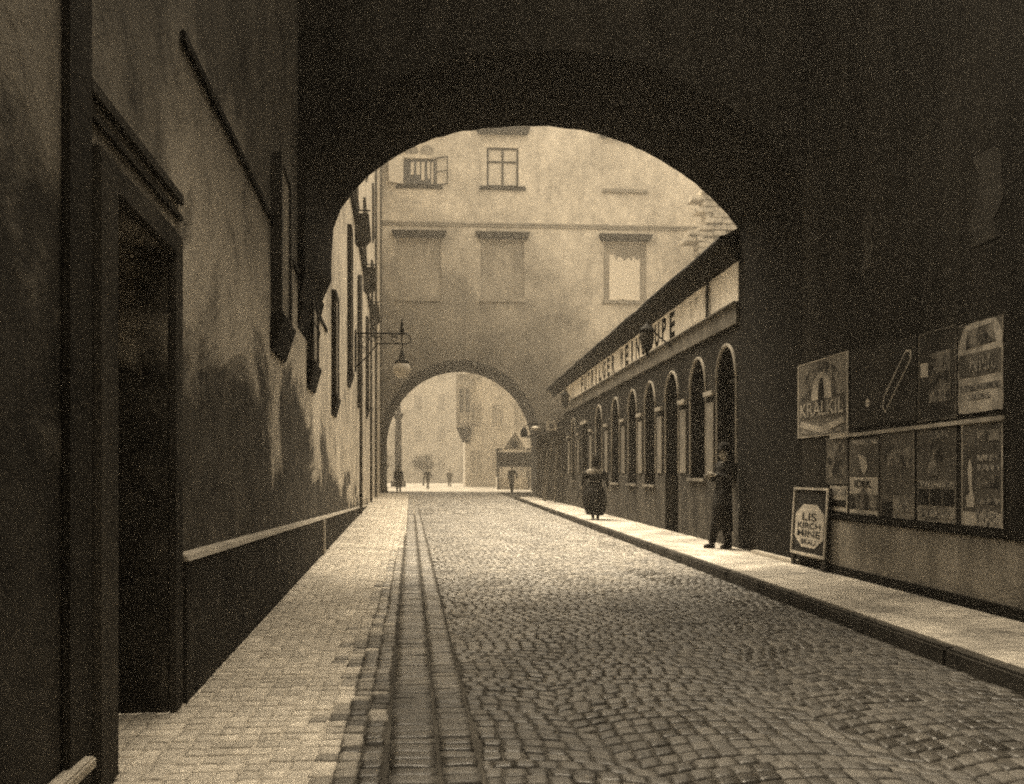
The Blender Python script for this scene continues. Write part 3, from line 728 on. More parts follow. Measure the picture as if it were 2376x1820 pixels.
for op in wins:
    g = MB(); fill_opening(g, mpR, op, -.2)
    isd = op is DOOR
    w = g.build('door' if isd else 'window', M['door'] if isd else M['glass'], tv)
    f = MB(); uc, ww, zs, zp, ri = op
    f.rbox(uc-.025, uc+.025, zs, zp+ri-.02, -.2, -.16); f.rbox(uc-ww/2, uc+ww/2, zp-.03, zp+.03, -.199, -.15)
    if not isd: f.rbox(uc-ww/2, uc+ww/2, zs+.75, zs+.79, -.199, -.165)
    f.build('frame', M['frame'], w)
    r = MB(); ln = arch_line(op)
    r.tube([mpR(u,z,.006) for u,z in ln[1:-1]], .03, 6); 
    r.build('rim', M['rim'], w, smooth=True)
    r = MB(); r.tube([mpR(uc+ww/2, 1.21, .004), mpR(uc+ww/2, zp-.001, .004)], .02, 6); r.tube([mpR(uc-ww/2, 1.21, .004), mpR(uc-ww/2, zp-.001, .004)], .02, 6)
    r.build('reveal_bead', M['rim'], w)
    if not isd:
        MB().rbox(uc-ww/2-.04, uc+ww/2+.04, zs-.06, zs-.002, -.1, .06).build('sill', M['pilaster'], w, bevel=.008)
    else:
        MB().rbox(uc-.2, uc-.17, 1.0, 1.12, -.16, -.12).build('handle', M['iron'], w)
g = MB(); g.rbox(27.63, 28.57, PZ, 2.74, -.2, -.18); w = g.build('side_door', M['door'], tv)
MB().rbox(27.5, 28.7, 2.76, 2.86, .002, .06).build('lintel', M['rim'], w)
for u in (14.42, 16.12, 17.95, 19.8, 21.75, 24.1, 26.8, 29.4, 31.7):
    p = MB(); p.rbox(u-.2, u+.2, 1.21, 2.36, .002, .03); o = p.build('pilaster', M['pilaster'], tv, bevel=.006)
    MB().rbox(u-.25, u+.25, 2.46, 2.54, .002, .07).build('capital', M['rim'], o, bevel=.008)
MB().rbox(TY0, TY1, 3.42, 3.70, .0, .05).build('cornice', M['cornice'], tv)
MB().rbox(TY0, TY1, 3.70, 3.735, .0, .10).build('cornice_moulding', M['cornice'], tv, bevel=.008)
MB().rbox(TY0, TY1, 3.735, 4.32, .0, .02).build('fascia', M['fascia'], tv)
mb = MB()
for word, ya, yb in (('FUTRILGER', 28.85, 22.75), ('WEINSTUBE', 22.25, 16.6)):
    n = len(word); st = (ya-yb)/n
    for i, ch in enumerate(word):
        c_ = ya-st*(i+.5); hw = .085 if ch == 'I' else .2
        text_right(MB(), ch, c_+hw, c_-hw, 3.79, 4.27, .021, .035).build('letter', M['letter'], tv)
MB().rbox(14.6, 15.95, 3.80, 4.22, .0205, .024).build('faded_lettering', M['faded'], tv)
p = MB(); p.tube([(XR-.06,14.45,3.75),(XR-.06,14.45,4.3)], .03, 8); p.build('drain_pipe', M['zinc'], tv)
mb = MB(); mb.prism([(XR,4.32),(XR-.03,4.33),(XR-.08,4.42),(XR-.18,4.58),(XR-.25,4.60),(XR-.25,4.66),(XR-.1,4.72),(XR,4.72)], 'y', TY0, 36.6)
mb.build('eaves', M['eave'], tv)
mb = MB(); mb.tube([(XR-.27+random.uniform(-.012,.012),TY0+(36.6-TY0)*i/24,4.63+random.uniform(-.018,.018)) for i in range(25)], .05, 8); mb.build('gutter', M['iron'], tv)
mb = MB(); mb.add([(XR-.24,TY0,4.69),(XR-.24,36.6,4.69),(XR+3.2,36.6,6.5),(XR+3.2,TY0,6.5)], [(0,1,2,3)]); mb.add([(XR+7,TY0,4.5),(XR+7,36.6,4.5),(XR+3.2,36.6,6.5),(XR+3.2,TY0,6.5)], [(0,1,2,3)])
mb.build('roof', M['tile'], tv)
MB().box(XR-.015, XR+7, TY1, TY1+.2, PZ-.02, 4.5).build('end_wall', M['stone_base'], tv)
mb = MB(); mb.prism([(XR-.012,4.4),(XR+7,4.4),(XR+3.2,6.4)], 'y', TY1, TY1+.2); mb.build('gable', M['stone_base'], tv)

# lamps on curved brackets
def arc_lamp(name, label, y0, x1, z_l, zroot, sc=1.0, group=None):
    t = thing(name, label, 'lamp', (x1, y0, z_l-.3*sc), group)
    b = MB(); x0 = XR-.03
    pts = [(x0, y0-.0, zroot)] + [(x0+(x1-x0)*(.5-.5*math.cos(PI*i/12))*.85, y0, zroot+.02+(z_l+.36*sc-zroot)*(i/12)**1.4) for i in range(1,13)]
    pts += [(x1+.03, y0, z_l+.42*sc), (x1, y0, z_l+.36*sc), (x1, y0, z_l+.28*sc)]
    b.tube(pts, .018*sc, 6); b.build('bracket', M['iron'], t, smooth=True)
    MB().box(x0-.0, XR-.005, y0-.06, y0+.06, zroot-.1, zroot+.1).build('wall_plate', M['iron'], t)
    l = MB(); l.lathe([(.02,.30),(.06,.27),(.13,.2),(.16,.17),(.14,.15)][::-1], (x1,y0,z_l), 14); l.build('lamp_hood', M['iron'], t, smooth=True)
    l = MB(); l.lathe([(.1,-.12),(.135,-.02),(.14,.08),(.125,.148)], (x1,y0,z_l), 14); l.build('lantern_body', M['frame'], t, smooth=True)
    l = MB(); l.lathe([(.01,-.32),(.03,-.26),(.05,-.2),(.1,-.17),(.11,-.122)], (x1,y0,z_l), 14); l.build('finial', M['iron'], t, smooth=True)
arc_lamp('bracket_lamp', 'large black lamp on a curved bracket in front of the tavern lettering', 16.9, 3.74, 3.74, 3.56, .85)
arc_lamp('bracket_lamp', 'small black lamp at the far end of the tavern fascia', 30.6, 3.95, 3.72, 3.66)

# shed, square sign and lantern past the tavern
sh = thing('timber_shed', 'dark plank shed with leaning poles between the tavern and the far archway', 'shed', (4.6, 38, 0))
mb = MB(); y = 33.3
while y < 43:
    mb.box(XR-.06+random.uniform(-.02,.02), XR+.02, y, y+.24, 0, 2.95+random.uniform(-.05,.05)); y += .25
mb.build('plank_wall', M['wood'], sh)
mb = MB(); mb.box(XR-.04, XR+3, 33.21, 33.29, 0, 2.9); mb.build('end_boards', M['wood'], sh)
mb = MB(); mb.prism([(XR-.5,2.9),(XR-.5,3.02),(XR+3,4.3),(XR+3,4.15)], 'y', 33.22, 43.3); mb.build('roof', M['eave'], sh)
mb = MB(); mb.box(XR, XR+3, 42.9, 43, 0, 2.9); mb.build('back_boards', M['wood'], sh)
for i, (y, lean, h_) in enumerate(((34.3,.1,2.3),(35.9,.3,2.6),(37.6,.2,2.2))):
    x0 = XR-.12-lean
    t = thing('leaning_pole', ['short pale pole nearest the tavern, leaning on the dark plank shed', 'longest pale pole leaning on the dark plank shed', 'pale pole farthest along the dark plank shed'][i], 'pole', (x0, y, PZ), 'poles leaning on the shed')
    MB().tube([(x0,y,.1),(XR-.1,y+.15,h_)], .045, 7).build('pole', M['pilaster'], t)
sg = thing('square_sign', 'small square sign with a dark emblem in a pale frame above the plank shed', 'sign', (3.7, 33.1, 2.8))
x0, y0 = 3.57, 33.05
MB().box(x0, x0+.38, y0, y0+.05, 2.78, 3.16).build('panel', M['label'], sg)
mb = MB(); mb.prism([(x0+.1,2.9),(x0+.28,2.88),(x0+.30,2.98),(x0+.22,3.06),(x0+.13,3.04),(x0+.09,2.97)], 'y', y0-.004, y0); mb.build('emblem', M['ink'], sg)
MB().tube([(x0+.3,y0+.025,3.2),(XR,y0+.025,3.2)], .018, 6).build('bracket', M['iron'], sg)
ln = thing('wall_lantern', 'small dark lantern with a pale shade reaching out beside the square sign', 'lantern', (2.9, 33.4, 2.6))
x0, y0 = 2.78, 33.4
MB().lathe([(.1,-.16),(.15,.0),(.08,.16),(.02,.2)], (x0,y0,2.72), 8).build('lantern_body', M['iron'], ln)
MB().lathe([(.03,-.05),(.17,.03),(.17,.06),(.04,.13)], (x0+.42,y0,2.85), 12).build('shade', M['label'], ln)
MB().tube([(x0,y0,2.9),(x0+.1,y0,3.02),(x0+.5,y0,3.05),(XR+.1,y0,3.05)], .02, 6).build('bracket', M['iron'], ln)

# ------------------------------------------------------------------ gatehouse across the street
gh = thing('gatehouse', 'tall pale building with a round archway closing the far street end', 'building', (3, 60, 0))
GX0, GX1, GD = XL(58)-.02, 18.0, 7.0
ARCH = (.76, 10.3, 0, 3.15, 5.35)
B1, B2, B3 = 10.5, 17.3, 26.5
xl, xm, xr = -1.87, 3.45, 11.4
mb = MB()
wall_band(mb, mpB, GX0, GX1, 0, B1, [ARCH], .02, 40)
wall_band(mb, mpB, GX0, GX1, B1, B2, [(xl,2.8,12.45,16.2,0),(xm,2.8,12.45,16.2,0),(xr,2.8,12.45,16.2,0)], .2)
wall_band(mb, mpB, GX0, GX1, B2, B3, [(xl,2.05,19.65,21.35,0),(xm,2.05,19.65,22.15,0)], .3)
mb.box(GX0, GX1, 58.4, 65, B1, B3-.01)
# closing body behind the facade, either side of the passage
mb.box(GX1-.01, 30, 58.2, 65, 0, 22)
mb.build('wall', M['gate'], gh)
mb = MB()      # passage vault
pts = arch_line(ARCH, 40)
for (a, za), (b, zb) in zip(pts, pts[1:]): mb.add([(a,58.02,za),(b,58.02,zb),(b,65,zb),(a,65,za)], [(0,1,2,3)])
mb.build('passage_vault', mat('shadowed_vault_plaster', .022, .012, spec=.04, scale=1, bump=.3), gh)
mb = MB()
wall_band(mb, lambda u,z,o: (u,65.0,z), GX0-10, GX1+10, 0, B1, [ARCH], .0, 40)
mb.build('rear_wall', M['facade'], gh)
bwm = mat('blind_window_plaster', .46, .33, scale=.8, bump=.2, streak=.2)  # niche shade is put into this darker plaster
for u in (xl, xm, xr): MB().box(u-1.4, u+1.4, 58.19, 58.23, 12.45, 16.2).build('blind_window', bwm, gh)
def hood(u, z, w=3.5, m='hood'):
    h = MB(); h.prism([(u-w/2,z+.34),(u-w/2+.1,z+.1),(u-w/2+.2,z-.04),(u+w/2-.2,z-.04),(u+w/2-.1,z+.1),(u+w/2,z+.34)], 'y', 57.45, 57.998)
    return h.build('window_hood', M[m], gh)
def sill(u, z, w=3.0, m='hood'):
    h = MB(); h.box(u-w/2, u+w/2, 57.8, 57.998, z, z+.12); h.box(u-w/2+.05, u+w/2-.05, 57.83, 57.998, z+.121, z+.24)
    return h.build('window_sill', M[m], gh, bevel=.02)
for u in (xl, xm, xr): hood(u, 16.28); sill(u, 12.2, m='trim'); hood(u, 23.0); sill(u, 19.4, m='trim' if u == xr else 'hood')
h = MB(); h.box(GX0+.02, GX1, 57.86, 57.998, 17.16, 17.3); h.box(GX0+.02, GX1, 57.9, 57.998, 17.02, 17.155); h.build('string_course', M['trim'], gh, bevel=.02)
mb = MB(); rag = [(xr-1.0,12.5)]
mb2 = []
n = 14
top = [(xr+1.0-2.0*i/n, 15.25+random.uniform(-.25,.25)) for i in range(n+1)]
mb.prism([(xr-1.0,12.45),(xr-.2,12.55),(xr+.2,12.5),(xr+1.0,12.2)]+top, 'y', 58.15, 58.185); mb.build('whitewash_patch', M['whitewash'], gh)
# mid window: closed, bright curtains
w = MB().box(xm-1.0, xm+1.0, 58.17, 58.2, 19.68, 22.12).build('window', M['curtain'], gh)
f = MB()
for a, b, c_, d_ in ((-1.02,-.9,19.66,22.14),(.9,1.02,19.66,22.14),(-.06,.06,19.7,22.1),(-.9,-.06,21.2,21.3),(.06,.9,21.2,21.3),(-.9,.9,19.66,19.76),(-.9,.9,22.04,22.14)): f.box(xm+a, xm+b, 58.08, 58.165, c_, d_)
f.build('frame', M['frame'], w)
# left window: open casements, washing inside
w = MB().box(xl-1.02, xl+1.02, 58.27, 58.3, 19.65, 21.35).build('window', M['glass'], gh)
lf = MB(); lf.hexa([(xl-1.9,57.45,19.66),(xl-1.02,57.98,19.66),(xl-1.02,58.02,19.66),(xl-1.9,57.49,19.66),(xl-1.9,57.45,21.4),(xl-1.02,57.98,21.4),(xl-1.02,58.02,21.4),(xl-1.9,57.49,21.4)])
lf.build('open_casement', M['white'], w)
lf = MB()
def leaf(mb, a, b, z0, z1):   # bar of the right leaf, a,b along the leaf
    P = lambda t: (xl+1.04+t*.78, 57.97-t*.35)
    (xa, ya), (xb, yb) = P(a), P(b)
    mb.hexa([(xa,ya,z0),(xb,yb,z0),(xb,yb+.05,z0),(xa,ya+.05,z0),(xa,ya,z1),(xb,yb,z1),(xb,yb+.05,z1),(xa,ya+.05,z1)])
leaf(lf, 0, .1, 19.6, 21.4); leaf(lf, .9, 1, 19.6, 21.4); leaf(lf, .1, .9, 19.6, 19.68); leaf(lf, .1, .9, 21.32, 21.4); leaf(lf, .1, .9, 20.45, 20.52)
lf.build('casement_frame', M['frame'], w)
ws = thing('hanging_washing', 'white washing hanging in the open upper left window of the far building', 'washing', (xl, 58.15, 20))
mb = MB()
for dx, z0, wd in ((-.55,20.3,.18),(-.2,20.35,.22),(.12,20.0,.2),(.5,20.1,.16),(.75,19.7,.14)): mb.box(xl+dx, xl+dx+wd, 58.14, 58.17, z0, 21.15)
o = mb.build('linen', M['white'], ws); rough_up(o, .05, 3)
MB().tube([(xl-1.0,58.155,21.17),(xl+1.0,58.155,21.17)], .012, 5).build('line', M['iron'], ws)
for s_ in (-1, 1): MB().prism([(xl+s_*.48-.42,21.6)]+[(xl+s_*.48-.42*math.cos(PI*i/10), 21.75+.42*math.sin(PI*i/10)) for i in range(11)]+[(xl+s_*.48+.42,21.6)], 'y', 57.97, 57.998).build('lunette', M['trim'], gh)
mb = MB()      # archway edge mouldings and imposts
MB().box(ARCH[0]-ARCH[1]/2-.0, ARCH[0]-ARCH[1]/2+.22, 57.75, 58.3, 3.0, 3.35).build('impost', M['hood'], gh)
MB().box(ARCH[0]+ARCH[1]/2-.22, ARCH[0]+ARCH[1]/2, 57.75, 58.3, 3.0, 3.35).build('impost', M['hood'], gh)
for s_, nm in ((-1,'left'), (1,'right')):
    x0 = ARCH[0]+s_*(ARCH[1]/2-.28)
    t = thing('guard_stone', f'dark rounded guard stone at the {nm} foot of the far archway', 'bollard', (x0, 57.9, 0), 'guard stones at the far archway')
    MB().lathe([(.26,0),(.24,.35),(.18,.6),(.08,.72)], (x0,57.8,0), 12).build('stone', M['stone_base'], t, smooth=True)
# ruined party wall at the right
rw = thing('ruined_wall', 'broken masonry wall showing bright rubble above the tavern roof', 'wall', (15, 50, 0))
mb = MB(); rnd = random.Random(11)
for r in range(34):
    z = 8.2+r*.36; xe = 14.75+.4*math.sin(r*.9)+rnd.uniform(-.35,.35)+max(0,(z-16.4))*.35
    x = xe
    while x < 19.5:
        w_ = rnd.uniform(.35,1.0); yo = rnd.uniform(-.22,.22)
        mb.box(x, x+w_-.03, 53+yo, 54.2, z, z+.34-rnd.uniform(0,.06)); x += w_
o = mb.build('masonry', M['rubble'], rw, bevel=.03)
MB().box(12.9, 20, 53.3, 54.3, 0, 8.2).build('lower_wall', M['facade'], rw)

# bracket lamp with globe on the left house
y0 = 24.8; xw = XL(y0); xt = xw+1.28; zt_ = 5.02
lp = thing('globe_lamp', 'globe street lamp hanging from a scrolled iron bracket on the left house', 'street lamp', (xt, y0, 3.6))
b = MB(); b.tube([(xw-.02,y0,zt_),(xt+.14,y0,zt_)], .028, 6); b.tube([(xw+.03,y0,zt_+.1),(xw+.03,y0,zt_-1.05)], .028, 6)
b.tube([(xt+.14,y0,zt_),(xt+.24,y0,zt_-.1),(xt+.24,y0,zt_-.22),(xt+.14,y0,zt_-.28),(xt-.3,y0,zt_-.28)], .02, 6)
b.tube([(xw+.05,y0,zt_-.9),(xw+.35,y0,zt_-.62),(xw+.62,y0,zt_-.28),(xt-.05,y0,zt_-.26)], .022, 6)
for cx_, cz_, r in ((xw+.2,zt_-.17,.12),(xw+.19,zt_-.45,.12),(xw+.48,zt_-.15,.1),(xw+.68,zt_-.14,.08),(xt-.2,zt_-.14,.1)):
    b.tube([(cx_+r*(1-i*.03)*math.cos(i*.55), y0, cz_+r*(1-i*.03)*math.sin(i*.55)) for i in range(17)], .013, 5)
b.build('bracket', M['iron'], lp, smooth=True)
l = MB(); l.lathe([(.02,-.02),(.045,.02),(.07,.1),(.03,.18),(.05,.24),(.02,.32),(.006,.45)], (xt,y0,zt_), 10); l.build('finial', M['iron'], lp, smooth=True)
l = MB(); l.tube([(xt,y0,zt_),(xt,y0,zt_-.48)], .02, 6); l.lathe([(.2,-.80),(.17,-.74),(.09,-.7),(.07,-.55),(.03,-.46)], (xt,y0,zt_), 12); l.build('lamp_cap', M['iron'], lp, smooth=True)
l = MB(); l.ball((xt,y0,zt_-.98), .24, seg=18, n=12); l.build('globe', M['globe'], lp, smooth=True)

# ------------------------------------------------------------------ the square beyond
def simple_house(name, label, x0, x1, y0, y1, h_, m, floors, bays, roof=1.5):
    t = thing(name, label, 'building', ((x0+x1)/2, y0, 0))
    MB().box(x0, x1, y0, y1, 0, h_).build('wall', m, t)
    r = MB(); r.prism([(y0-.4,h_),((y0+y1)/2,h_+roof),(y1+.4,h_)], 'x', x0-.3, x1+.3); r.build('roof', M['tile'], t)
    fh = h_/floors
    for i in range(floors):
        for j in range(bays):
            u = x0+(x1-x0)*(j+.5)/bays
            w = MB().box(u-.5, u+.5, y0-.02, y0-.002, i*fh+fh*.3, i*fh+fh*.8).build('window', M['far_pane'], t)
            f = MB(); f.box(u-.6, u+.6, y0-.06, y0-.003, i*fh+fh*.25, i*fh+fh*.3-.002); f.box(u-.04, u+.04, y0-.05, y0-.021, i*fh+fh*.3, i*fh+fh*.8); f.build('frame', M['trim'], w)
    return t
hz = simple_house('corner_house', 'hazy corner house with a jutting oriel seen through the far archway', 1.55, 16, 86, 98, 26, M['house'], 6, 7)
o = MB(); o.box(.7, 2.2, 85.2, 86.4, 5.6, 10.6); o.build('oriel', M['pilaster'], hz)
o = MB(); o.hexa([(1.3,85.7,4.2),(2.0,85.7,4.2),(2.0,86.2,4.2),(1.3,86.2,4.2),(.7,85.2,5.599),(2.2,85.2,5.599),(2.2,86.4,5.599),(.7,86.4,5.599)]); o.build('oriel_corbel', M['hood'], hz)
o = MB(); o.box(1.0, 1.35, 85.18, 85.199, 7, 9.2); o.box(1.6, 1.95, 85.18, 85.199, 7, 9.2); o.build('oriel_window', M['glass'], hz)
simple_house('far_house', 'very pale distant house front across the square', -26, 24, 128, 140, 22, M['house'], 5, 15)
simple_house('low_house', 'low hazy house with a pitched roof at the left of the square', -17, -7.2, 76, 84, 3.6, M['trim'], 1, 4, 2.2)
cx_, cy_ = -4.75, 86
cl = thing('stone_column', 'slender tall stone column with a capital seen hazily through the left of the archway', 'column', (cx_, cy_, 0))
MB().lathe([(.7,0),(.7,.5),(.5,.6),(.5,1.3),(.36,1.5)], (cx_,cy_,0), 14).build('pedestal', M['hood'], cl)
MB().lathe([(.33,1.5),(.3,6.0),(.27,6.3)], (cx_,cy_,0), 14).build('shaft', M['hood'], cl, smooth=True)
MB().lathe([(.28,6.3),(.5,6.7),(.52,6.9),(.25,7.0),(.22,8.4),(.05,8.9)], (cx_,cy_,0), 14).build('capital', M['hood'], cl)
# stall with gable and dark board
x0 = 3.72; y0 = 70.5
st = thing('market_stall', 'small stall with a pointed gable and a dark signboard right of the far square', 'stall', (x0+1.3, y0, 0))
MB().box(x0, x0+2.7, y0, y0+.08, 1.75, 2.9).build('signboard', M['letter'], st)
g_ = MB(); g_.prism([(x0+.5,3.05),(x0+2.3,3.05),(x0+1.45,4.5)], 'y', y0, y0+.1); g_.build('gable', M['cornice'], st)
g_ = MB(); g_.tube([(x0+.45,y0-.03,3.05),(x0+1.45,y0-.03,4.55),(x0+2.35,y0-.03,3.05),(x0+.45,y0-.03,3.05)], .06, 6); g_.build('gable_trim', M['trim'], st)
g_ = MB(); g_.ball((x0+1.42,y0-.03,3.5), .3, .05, .3); g_.build('roundel', M['letter'], st)
g_ = MB(); g_.box(x0+.1,x0+.2,y0+.1,y0+.2,0,3.1); g_.box(x0+2.5,x0+2.6,y0+.1,y0+.2,0,3.1); g_.box(x0+.1,x0+.2,y0+1.9,y0+2,0,3.1); g_.box(x0+2.5,x0+2.6,y0+1.9,y0+2,0,3.1); g_.build('post', M['frame'], st)
MB().box(x0, x0+2.7, y0+.1, y0+2.1, 3.1, 3.2).build('roof', M['eave'], st)
MB().box(x0+.05, x0+2.65, y0+.22, y0+1.8, 0, .95).build('counter', M['trim'], st)
def tree(label, x, y, h_, r, seed):
    rnd = random.Random(seed)
    t = thing('street_tree', label, 'tree', (x, y, 0), 'trees on the far square')
    b = MB(); b.tube([(x,y,0),(x+.05,y,h_*.35),(x-.03,y,h_*.6)], [.12,.09,.06], 7)
    tips = []
    for i in range(7):
        a = i*.9+rnd.random(); e = (x+r*.7*math.cos(a), y+r*.7*math.sin(a), h_*.6+rnd.uniform(0,h_*.3)); tips.append(e)
        b.tube([(x,y,h_*.42+.02*i),((x+e[0])/2,(y+e[1])/2,h_*.55),e], [.05,.035,.015], 5)
    b.build('trunk', M['bark'], t)
    c_ = MB()
    for i in range(1500):
        e = tips[rnd.randrange(7)]; q = Vector((rnd.gauss(0,1),rnd.gauss(0,1),rnd.gauss(0,.8)))*r*.32
        p = Vector(e)+q; u = Vector((rnd.gauss(0,1),rnd.gauss(0,1),rnd.gauss(0,1))).normalized()*.09; w = u.orthogonal().normalized()*.06
        c_.add([p-u, p-w, p+u, p+w], [(0,1,2,3)])
    c_.build('crown', M['leaf'], t)
tree('small leafy tree left of the slender column on the square', -6.6, 84, 3.4, 1.0, 1)
tree('small leafy tree just right of the slender column on the square', -2.6, 94, 3.2, 1.0, 2)

# ------------------------------------------------------------------ people
def remesh_obj(mb, name, m, parent, vox, smooth=True):
    o = mb.build(name, m, parent, local=True)
    md = o.modifiers.new('r', 'REMESH'); md.mode = 'VOXEL'; md.voxel_size = vox
    if smooth:
        s_ = o.modifiers.new('s', 'SMOOTH'); s_.factor = .5; s_.iterations = 3
    dg = bpy.context.evaluated_depsgraph_get(); dg.update()
    me = bpy.data.meshes.new_from_object(o.evaluated_get(dg)); o.modifiers.clear(); old = o.data; o.data = me; bpy.data.meshes.remove(old)
    me.name = name
    for p in me.polygons: p.use_smooth = True
    if not me.materials: me.materials.append(m)
    return o
def lerp(a, b, t): return tuple(a[i]+(b[i]-a[i])*t for i in range(3))
def hand_into(mb, w, dr, side, curl=.6, s_=1.0):
    """palm, four fingers and a thumb; w wrist, dr direction of the forearm, side = thumb side"""
    d = Vector(dr).normalized(); s0 = Vector(side); s0 = (s0-d*s0.dot(d)).normalized(); n = d.cross(s0).normalized(); w = Vector(w)
    mb.tube([w-d*.02, w+d*.03*s_, w+d*.09*s_], [.024*s_,.034*s_,.036*s_], 8)
    for i, L in enumerate((.068,.078,.072,.055)):
        b0 = w+d*.085*s_+s0*(.03-.02*i)*s_
        k = b0+(d*math.cos(curl*.5)+n*math.sin(curl*.5))*L*.45*s_; e = k+(d*math.cos(curl*1.6)+n*math.sin(curl*1.6))*L*.55*s_
        mb.tube([b0,k,e], [.0105*s_,.0095*s_,.0075*s_], 6)
    b0 = w+d*.03*s_+s0*.028*s_; k = b0+(d*.6+s0*.75)*.035*s_; e = k+(d*.9+s0*.2+n*.25)*.03*s_
    mb.tube([b0,k,e], [.014*s_,.011*s_,.008*s_], 6)
BASE = dict(lean=(0,0), hipz=.92, kneeL=(-.10,-.02,.49), kneeR=(.10,-.02,.49), ankL=(-.10,.02,.085), ankR=(.10,.02,.085),
            elL=(-.25,.03,1.15), elR=(.25,.03,1.15), wrL=(-.25,-.06,.90), wrR=(.25,-.06,.90), headtilt=(0,0))
def person(label, loc, rot, scale, pose, vox, coat, legs, hat, coatlen=.78, hatkind='bowler', hatmat=None, group=None, detail=True):
    p = dict(BASE); p.update(pose)
    root = thing('person', label, 'person', (0,0,0), group)
    lx, ly = p['lean']
    def up(x, y, z): f = max(0,(z-.9)/.75); return (x+lx*f, y+ly*f, z)
    shL, shR = up(-.185,0,1.42), up(.185,0,1.42); hipL, hipR = (-.09,0,p['hipz']), (.09,0,p['hipz'])
    hc = Vector(up(0,-.01,1.615)); ht = p['headtilt']; hc += Vector((ht[0],ht[1],0))
    body = MB()
    torso = [(up(0,0,.86),.15,.10),(up(0,0,.95),.165,.11),(up(0,0,1.08),.14,.095),(up(0,0,1.25),.165,.11),(up(0,0,1.38),.175,.10),(up(0,0,1.45),.11,.075),(up(0,0,1.49),.055,.055)]
    body.loft(torso); body.tube([up(0,0,1.46), tuple(hc-Vector((0,-.01,.06)))], [.052,.05], 10)
    def head(mb, g=0):
        mb.loft([((hc.x,hc.y-.01,hc.z-.115),.03+g,.03+g),((hc.x,hc.y-.012,hc.z-.09),.052+g,.06+g),((hc.x,hc.y,hc.z-.03),.07+g,.088+g),((hc.x,hc.y+.005,hc.z+.03),.075+g,.095+g),((hc.x,hc.y+.01,hc.z+.08),.06+g,.075+g),((hc.x,hc.y+.01,hc.z+.11),.02+g,.03+g)], 14)
    head(body)
    body.tube([(hc.x,hc.y-.085,hc.z+.01),(hc.x,hc.y-.108,hc.z-.03)], [.008,.014], 6)
    for s_ in (-1,1): body.ball((hc.x+s_*.076,hc.y+.01,hc.z-.005), .012,.02,.03, 6, 5)
    def leg(mb, h_, k, a, g):
        mb.tube([(h_[0],h_[1],h_[2]+.02), lerp(h_,k,.5), k, lerp(k,a,.35), a], [.085+g,.075+g,.055+g,.056+g,.04+g], 10)
    def arm(mb, s_, e, w, g):
        mb.tube([s_, lerp(s_,e,.5), e, lerp(e,w,.4), w], [.055+g,.047+g,.038+g,.037+g,.027+g], 9)
    def foot(mb, a, g, yaw=0):
        mb.tube([(a[0],a[1]+.04,a[2]-.045),(a[0],a[1]-.06,a[2]-.05),(a[0]+yaw*.1,a[1]-.15,a[2]-.06)], [.038+g,.04+g,.026+g], 8); mb.tube([(a[0],a[1],a[2]+.06),(a[0],a[1],a[2]-.04)], .04+g, 8)
    for s_, e, w, kx in ((shL,p['elL'],p['wrL'],1),(shR,p['elR'],p['wrR'],-1)):
        arm(body, s_, e, w, 0); hand_into(body, w, Vector(w)-Vector(e), p.get('thumb',(0,-1,.3)), .7)
    leg(body, hipL, p['kneeL'], p['ankL'], 0); leg(body, hipR, p['kneeR'], p['ankR'], 0)
    remesh_obj(body, 'body', M['skin'], root, vox)
    g = .022
    ct = MB(); ct.loft([(c_, rx+g, ry+g) for c_,rx,ry in torso[:-1]])
    ct.loft([((0,0,coatlen),.19,.14),(up(0,0,.95),.185,.13)])
    arm(ct, shL, p['elL'], lerp(p['elL'],p['wrL'],.93), g); arm(ct, shR, p['elR'], lerp(p['elR'],p['wrR'],.93), g)
    ct.tube([up(-.17,0,1.40), up(.17,0,1.40)], .08, 10)
    remesh_obj(ct, 'coat', M[coat], root, max(vox,.012))
    tr = MB(); leg(tr, hipL, p['kneeL'], (p['ankL'][0],p['ankL'][1],p['ankL'][2]+.0), g*1.1); leg(tr, hipR, p['kneeR'], p['ankR'], g*1.1)
    remesh_obj(tr, 'trousers', M[legs], root, max(vox,.012))
    fo = MB(); foot(fo, p['ankL'], .012); foot(fo, p['ankR'], .012); remesh_obj(fo, 'shoes', M['leather'], root, max(vox,.01))
    hr = MB(); hr.loft([((hc.x,hc.y+.035,hc.z-.06),.062,.06),((hc.x,hc.y+.022,hc.z+.0),.08,.085),((hc.x,hc.y+.018,hc.z+.06),.08,.088),((hc.x,hc.y+.012,hc.z+.115),.04,.045)], 14); hr.build('hair', M['hair'], root, local=True, smooth=True)
    if hat:
        hh = MB(); c_ = (hc.x,hc.y+.008,hc.z+.055)
        if hatkind == 'bowler': hh.lathe([(.135,0),(.14,.008),(.098,.02),(.1,.06),(.085,.1),(.04,.125),(.002,.128)], c_, 18)
        else: hh.lathe([(.16,0),(.16,.01),(.098,.014),(.098,.085),(.09,.09),(.002,.09)], c_, 18)
        hh.build('hat', M[hatmat or coat], root, local=True, smooth=hatkind=='bowler')
    if detail:
        ey = MB()
        for s_ in (-1,1): ey.ball((hc.x+s_*.03,hc.y-.082,hc.z+.008), .011, seg=8, n=6)
        ey.build('eyes', M['leather'], root, local=True, smooth=True)
    if coatlen < .6:
        sk = MB(); sk.loft([((0,0,coatlen),.20,.16),((0,0,.7),.19,.145),((0,0,.98),.175,.125)]); sk.build('coat_skirt', M[coat], root, local=True, smooth=True)
    root.location = loc; root.rotation_euler = (0,0,rot); root.scale = (scale,)*3
    return root
